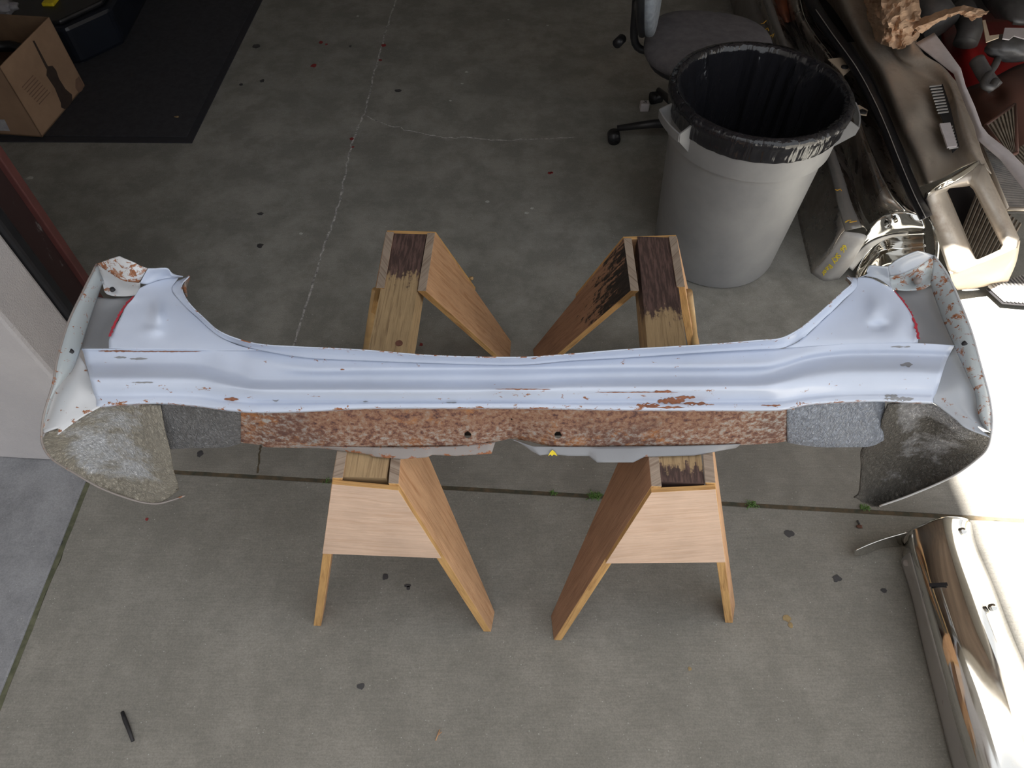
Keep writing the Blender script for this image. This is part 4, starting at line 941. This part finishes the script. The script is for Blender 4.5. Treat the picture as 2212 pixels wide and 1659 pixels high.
# white trim piece
wt = thing('trim_strip', W(2080, 180, 0), 'long bent off-white trim strip along the right side of the brown bumper', 'trim strip')
L1 = [(1978, 93), (2020, 128), (2060, 160), (2070, 190), (2090, 240), (2105, 275), (2112, 303), (2160, 345), (2212, 410), (2260, 470)]
L2 = [(2018, 70), (2050, 112), (2076, 148), (2086, 185), (2106, 230), (2121, 272), (2135, 290), (2180, 325), (2230, 375), (2290, 440)]
patch('strip', [[(a[0], a[1], .47), ((a[0]+b[0])/2, (a[1]+b[1])/2, .485), (b[0], b[1], .48)] for a, b in zip(L1, L2)], M['whitetrim'], wt, (5, 4), .006, smooth=(False, True))
# ribbed grille on the right
def grille(name_lbl, A, B, C, D, n, h, mat, hz_=.008, duty=.55, frame=None, group='loose grilles', hs=None):
    """slats run from edge AB to edge DC"""
    hs = hs or (h, h, h, h)
    A, B, C, D = [W(*p, q) for p, q in zip((A, B, C, D), hs)]
    root = thing('grille', (A+B+C+D)/4-Vector((0, 0, h)), name_lbl, 'grille', group)
    vv, ff = [], []
    for i in range(n):
        t0, t1 = i/n, (i+duty)/n
        q = [A.lerp(B, t0), A.lerp(B, t1), D.lerp(C, t1), D.lerp(C, t0)]; b0 = len(vv); vv += q; ff.append((b0, b0+1, b0+2, b0+3))
    o = obj('slats', vv, ff, mat, root, False); thick(o, hz_, 0)
    dz_ = Vector((0, 0, -.015)); o = obj('backing', [A+dz_, B+dz_, C+dz_, D+dz_], [(0, 1, 2, 3)], M['dark'], root, False); thick(o, .004, 0)
    if frame:
        for a_, b_ in ((A, B), (B, C), (C, D), (D, A)): tube('frame_bar', [a_, b_], .007, frame, root, 8)
    return root
grille('grey ribbed grille below the off-white trim strip, at the right edge', (2118, 312), (2176, 452), (2300, 452), (2190, 350), 26, .36, M['slat'], .008, .6, M['chromebr'])
grille('tan slatted grille in a thin frame beyond the off-white strip, at the right edge', (2128, 272), (2192, 226), (2196, 330), (2178, 338), 8, .42, M['slattan'], .008, .5, M['brownpaint'])
grille('small chrome slatted grille corner below the tan slatted grille', (2182, 335), (2212, 312), (2260, 360), (2225, 385), 6, .38, M['slattan'], .008, .5)
grille('bright metal grille lying in the sun under the beige bumper end', (2135, 618), (2225, 590), (2290, 660), (2170, 650), 14, .05, M['slat'], .008, .5)
# ribs inside slot already; red and grey car parts behind
rp = thing('red_body_part', W(2120, 150, 0), 'glossy red car body part lying deep among the grey parts, top right', 'car part')
patch('panel', [[(2030, 40, .12), (2120, 30, .2), (2240, 20, .22)], [(2040, 130, .1), (2120, 140, .18), (2240, 120, .2)], [(2070, 230, .08), (2140, 220, .12), (2240, 200, .14)]], M['redpaint'], rp, (5, 6), .006, dh=[(2090, 100, 30, 30, .05)])
bp = thing('brown_body_part', W(2170, 230, 0), 'brown-red curved car fender piece beside the tan slatted grille', 'car part')
patch('panel', [[(2085, 190, .2), (2140, 170, .3), (2200, 140, .33), (2280, 120, .33)], [(2100, 240, .22), (2150, 215, .33), (2210, 190, .36), (2280, 180, .36)], [(2125, 300, .22), (2170, 290, .3), (2215, 270, .33), (2290, 260, .33)], [(2170, 380, .2), (2205, 370, .28), (2240, 360, .3), (2300, 340, .3)]], M['brownpaint'], bp, (5, 6), .006, dh=[(2150, 210, 22, 16, -.06)])
for pts, r, lb in (([(1985, -20, .35), (2015, 25, .38), (2035, 55, .36)], .075, 'thick grey metal pipe piece behind the crumpled kraft paper'),
                   ([(2110, 130, .42), (2130, 165, .4), (2150, 190, .38)], .028, 'short grey metal elbow hanging over the red car part'),
                   ([(2080, 20, .3), (2095, 60, .34), (2085, 95, .3)], .05, 'dark grey rounded metal arm above the red car part')):
    g = thing('metal_part', W(pts[0][0], pts[0][1], 0), lb, 'car part'); tube('arm', [W(*p) for p in pts], r, M['greymetal'], g, 16, sub=6)
g = thing('metal_part', W(2185, 110, 0), 'rounded grey cast metal lump at the right edge, under a white bracket', 'car part')
blob('casting', W(2185, 105, .4), (.11, .07, .05), M['greymetal'], g, 4, .1, 3, 2)
g = thing('bracket', W(2160, 80, 0), 'angled white metal bracket lying over the grey casting, top right', 'bracket')
o = obj('angle', P3([(2122, 45), (2128, 44), (2137, 78), (2158, 75), (2157, 82), (2130, 92)], .5), [(0, 1, 2, 5), (2, 3, 4, 5)], M['beige'], g, False); thick(o, .004, 0)
o = obj('plate', P3([(2170, 61), (2240, 62), (2240, 86), (2210, 84), (2190, 78), (2180, 86), (2165, 84)], .5), [tuple(range(7))], M['whitetrim'], g, False); thick(o, .004, 0)
g = thing('metal_part', W(2150, 190, 0), 'curved bright-edged grey hook below the cast metal lump', 'car part')
tube('hook', [W(2160, 112, .33), W(2150, 140, .40), (W(2125, 178, .42)), W(2140, 190, .42), W(2150, 175, .42)], .014, M['greymetal'], g, 10, sub=6)
# clutter at the top; two black sheets stand in for deep shade
dk = thing('shade_sheet', W(1830, 20, 0), 'black sheet standing in for the dark shaded gap behind the rubber strip', 'car part')  # black colour paints the shadowed void behind the strip
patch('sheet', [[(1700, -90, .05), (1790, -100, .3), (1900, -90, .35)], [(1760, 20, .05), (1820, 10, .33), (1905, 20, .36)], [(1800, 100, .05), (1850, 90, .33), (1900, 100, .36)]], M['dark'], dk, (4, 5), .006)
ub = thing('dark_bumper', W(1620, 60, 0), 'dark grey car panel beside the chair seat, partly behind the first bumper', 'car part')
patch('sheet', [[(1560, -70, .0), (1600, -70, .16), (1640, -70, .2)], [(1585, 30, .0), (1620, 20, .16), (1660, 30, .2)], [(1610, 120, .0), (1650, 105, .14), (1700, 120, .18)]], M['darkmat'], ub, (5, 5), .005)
op = thing('orange_hose', W(1680, 20, 0), 'rust-orange curved car part lying between the first two bumpers at the top', 'car part')
patch('sheet', [[(1655, -60, .25), (1690, -60, .3), (1725, -60, .28)], [(1665, 10, .25), (1690, 15, .3), (1712, 15, .28)], [(1682, 50, .22), (1700, 48, .27), (1716, 45, .25)]], simple('rust_orange', (.26, .075, .03), (.14, .05, .03), .6, scale=10), op, (5, 5), .005)
gp = thing('grey_part', W(2180, 20, 0), 'speckled grey pad in the top right corner beyond the white bracket', 'car part')
patch('pad', [[(2100, -60, .35), (2180, -70, .42), (2290, -60, .4)], [(2120, 0, .35), (2180, 0, .44), (2290, 0, .4)], [(2150, 40, .33), (2190, 45, .42), (2290, 50, .38)]], M['greymetal'], gp, (5, 5), .02)
vd = thing('floor_shade_sheet', (2.0, 3.0, 0), 'black tarpaulin standing in for shade under the heap of car parts, top right', 'underlay')  # black sheet added over the floor as painted shade below the pile
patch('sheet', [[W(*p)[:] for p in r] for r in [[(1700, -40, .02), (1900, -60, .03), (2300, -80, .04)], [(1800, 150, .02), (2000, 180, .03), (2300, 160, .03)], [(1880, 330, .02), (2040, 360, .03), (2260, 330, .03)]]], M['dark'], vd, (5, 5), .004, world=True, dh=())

# crumpled kraft paper
kp = thing('crumpled_paper', W(1930, 50, .4), 'crumpled brown kraft paper with a torn strip, on top of the bumpers', 'paper')
def crumple(name, g, par, amp, sub=6, seed=0):
    rows = [resample([tuple(p) for p in r], sub, False) for r in g]; cols = [resample([r[j] for r in rows], sub, False) for j in range(len(rows[0]))]
    nu, nv = len(cols[0]), len(cols); v, f = [], []
    for i in range(nu):
        for j in range(nv):
            x, y, h = cols[j][i]; q = Vector((x*.045, y*.045, seed))
            vr = noise.voronoi(q*1.0)[0]
            v.append(W(x+4*noise.noise(q*3), y+4*noise.noise(q*3+Vector((9, 0, 0))), h+amp*(vr[1]-vr[0])-amp*.5*vr[0]+amp*.6*noise.noise(q*1.7)))
    for i in range(nu-1):
        for j in range(nv-1):
            a_ = i*nv+j; f += [(a_, a_+1, a_+nv), (a_+1, a_+nv+1, a_+nv)]
    o = obj(name, v, f, M['paper'], par, False); thick(o, .0012, 0); return o
crumple('wad', [[(1850, -60, .5), (1900, -60, .56), (1950, -60, .56), (2010, -60, .5)], [(1868, 5, .46), (1905, 0, .6), (1945, 0, .6), (1985, 0, .48)], [(1872, 30, .46), (1905, 40, .62), (1945, 40, .62), (1990, 45, .5)], [(1884, 60, .46), (1910, 65, .58), (1950, 70, .58), (1990, 70, .48)], [(1892, 88, .45), (1910, 98, .5), (1945, 108, .49), (1975, 90, .46)]], kp, .05, 7)
crumple('torn_strip', [[(1965, 50, .52), (2000, 35, .54), (2040, 22, .55), (2075, 12, .56), (2105, 16, .57), (2138, 26, .56)], [(1975, 62, .54), (2010, 47, .57), (2045, 32, .58), (2078, 22, .58), (2100, 28, .58), (2120, 35, .57)], [(1990, 72, .52), (2020, 52, .54), (2048, 38, .55), (2070, 30, .56), (2090, 38, .56), (2100, 43, .56)]], kp, .012, 4, 3)

# ------------------------------------------------------------------ small things on the ground
def weed(px, py, n, L, label, seed):
    random.seed(seed); c = W(px, py, 0); r = thing('weed', c, label, 'weed', 'weeds in the joint'); v, f = [], []
    for i in range(n):
        a = random.random()*6.28; l = L*.75*(.4+.6*random.random()); d = Vector((math.cos(a), math.sin(a), 0)); s_ = Vector((-d.y, d.x, 0))*.0014
        b = c+Vector((random.uniform(-L, L)*.5, random.uniform(-.5, .5)*L*.4, .0)); m = b+d*l*.5+Vector((0, 0, l*.5)); e = b+d*l+Vector((0, 0, l*.35))
        k_ = len(v); v += [b-s_*.5, b+s_*.5, m+s_, m-s_, e]; f += [(k_, k_+1, k_+2, k_+3), (k_+3, k_+2, k_+4)]
    o = obj('leaves', v, f, M['green'], r, False)
for a in [(1283, 1073, 60, .03, 'bushy green weed in the floor joint just left of the right sawhorse leg', 1), (1195, 1066, 26, .018, 'small weed sprig in the joint midway between the sawhorses', 2), (1622, 1091, 45, .028, 'weed with thin leaves in the joint right of the right sawhorse', 3), (1866, 1098, 40, .022, 'small weed in the joint under the right end of the panel', 4), (706, 1041, 14, .018, 'tiny weed in the joint beside the left sawhorse gusset', 5)]: weed(*a)
random.seed(5)
st = thing('black_stick', W(275, 1570, 0), 'short black charred stick lying on the driveway, bottom left', 'stick')
tube('stick', [W(264, 1538, .004), W(270, 1555, .006), W(278, 1575, .005), W(287, 1601, .004)], [.0045, .0055, .005, .004], M['dark'], st, 8)
tw = thing('twig', W(945, 1588, 0), 'thin forked brown twig lying on the driveway, bottom centre', 'twig')
tube('stem', [W(941, 1600, .001), W(950, 1576, .004)], .0016, M['leg'], tw, 6); tube('side_shoot', [W(946, 1588, .003), W(954, 1581, .005)], .0012, M['leg'], tw, 6)
sp = thing('seed_pod', W(1857, 1135, 0), 'small dark shrivelled leaf lying near the chrome bumper tail', 'leaf')
tube('stem', [W(1852, 1124, .004), W(1856, 1132, .004)], .003, M['stain'], sp, 6); blob('pod', W(1857, 1137, .004), (.009, .006, .004), M['knot'], sp, 2, .3)
lf = blob('leaf_scrap', W(382, 252, .012), (.012, .007, .0018), M['leafbit'], None, 2, .3); tag(lf, 'tan leaf scrap lying on the black mat near its corner', 'leaf')
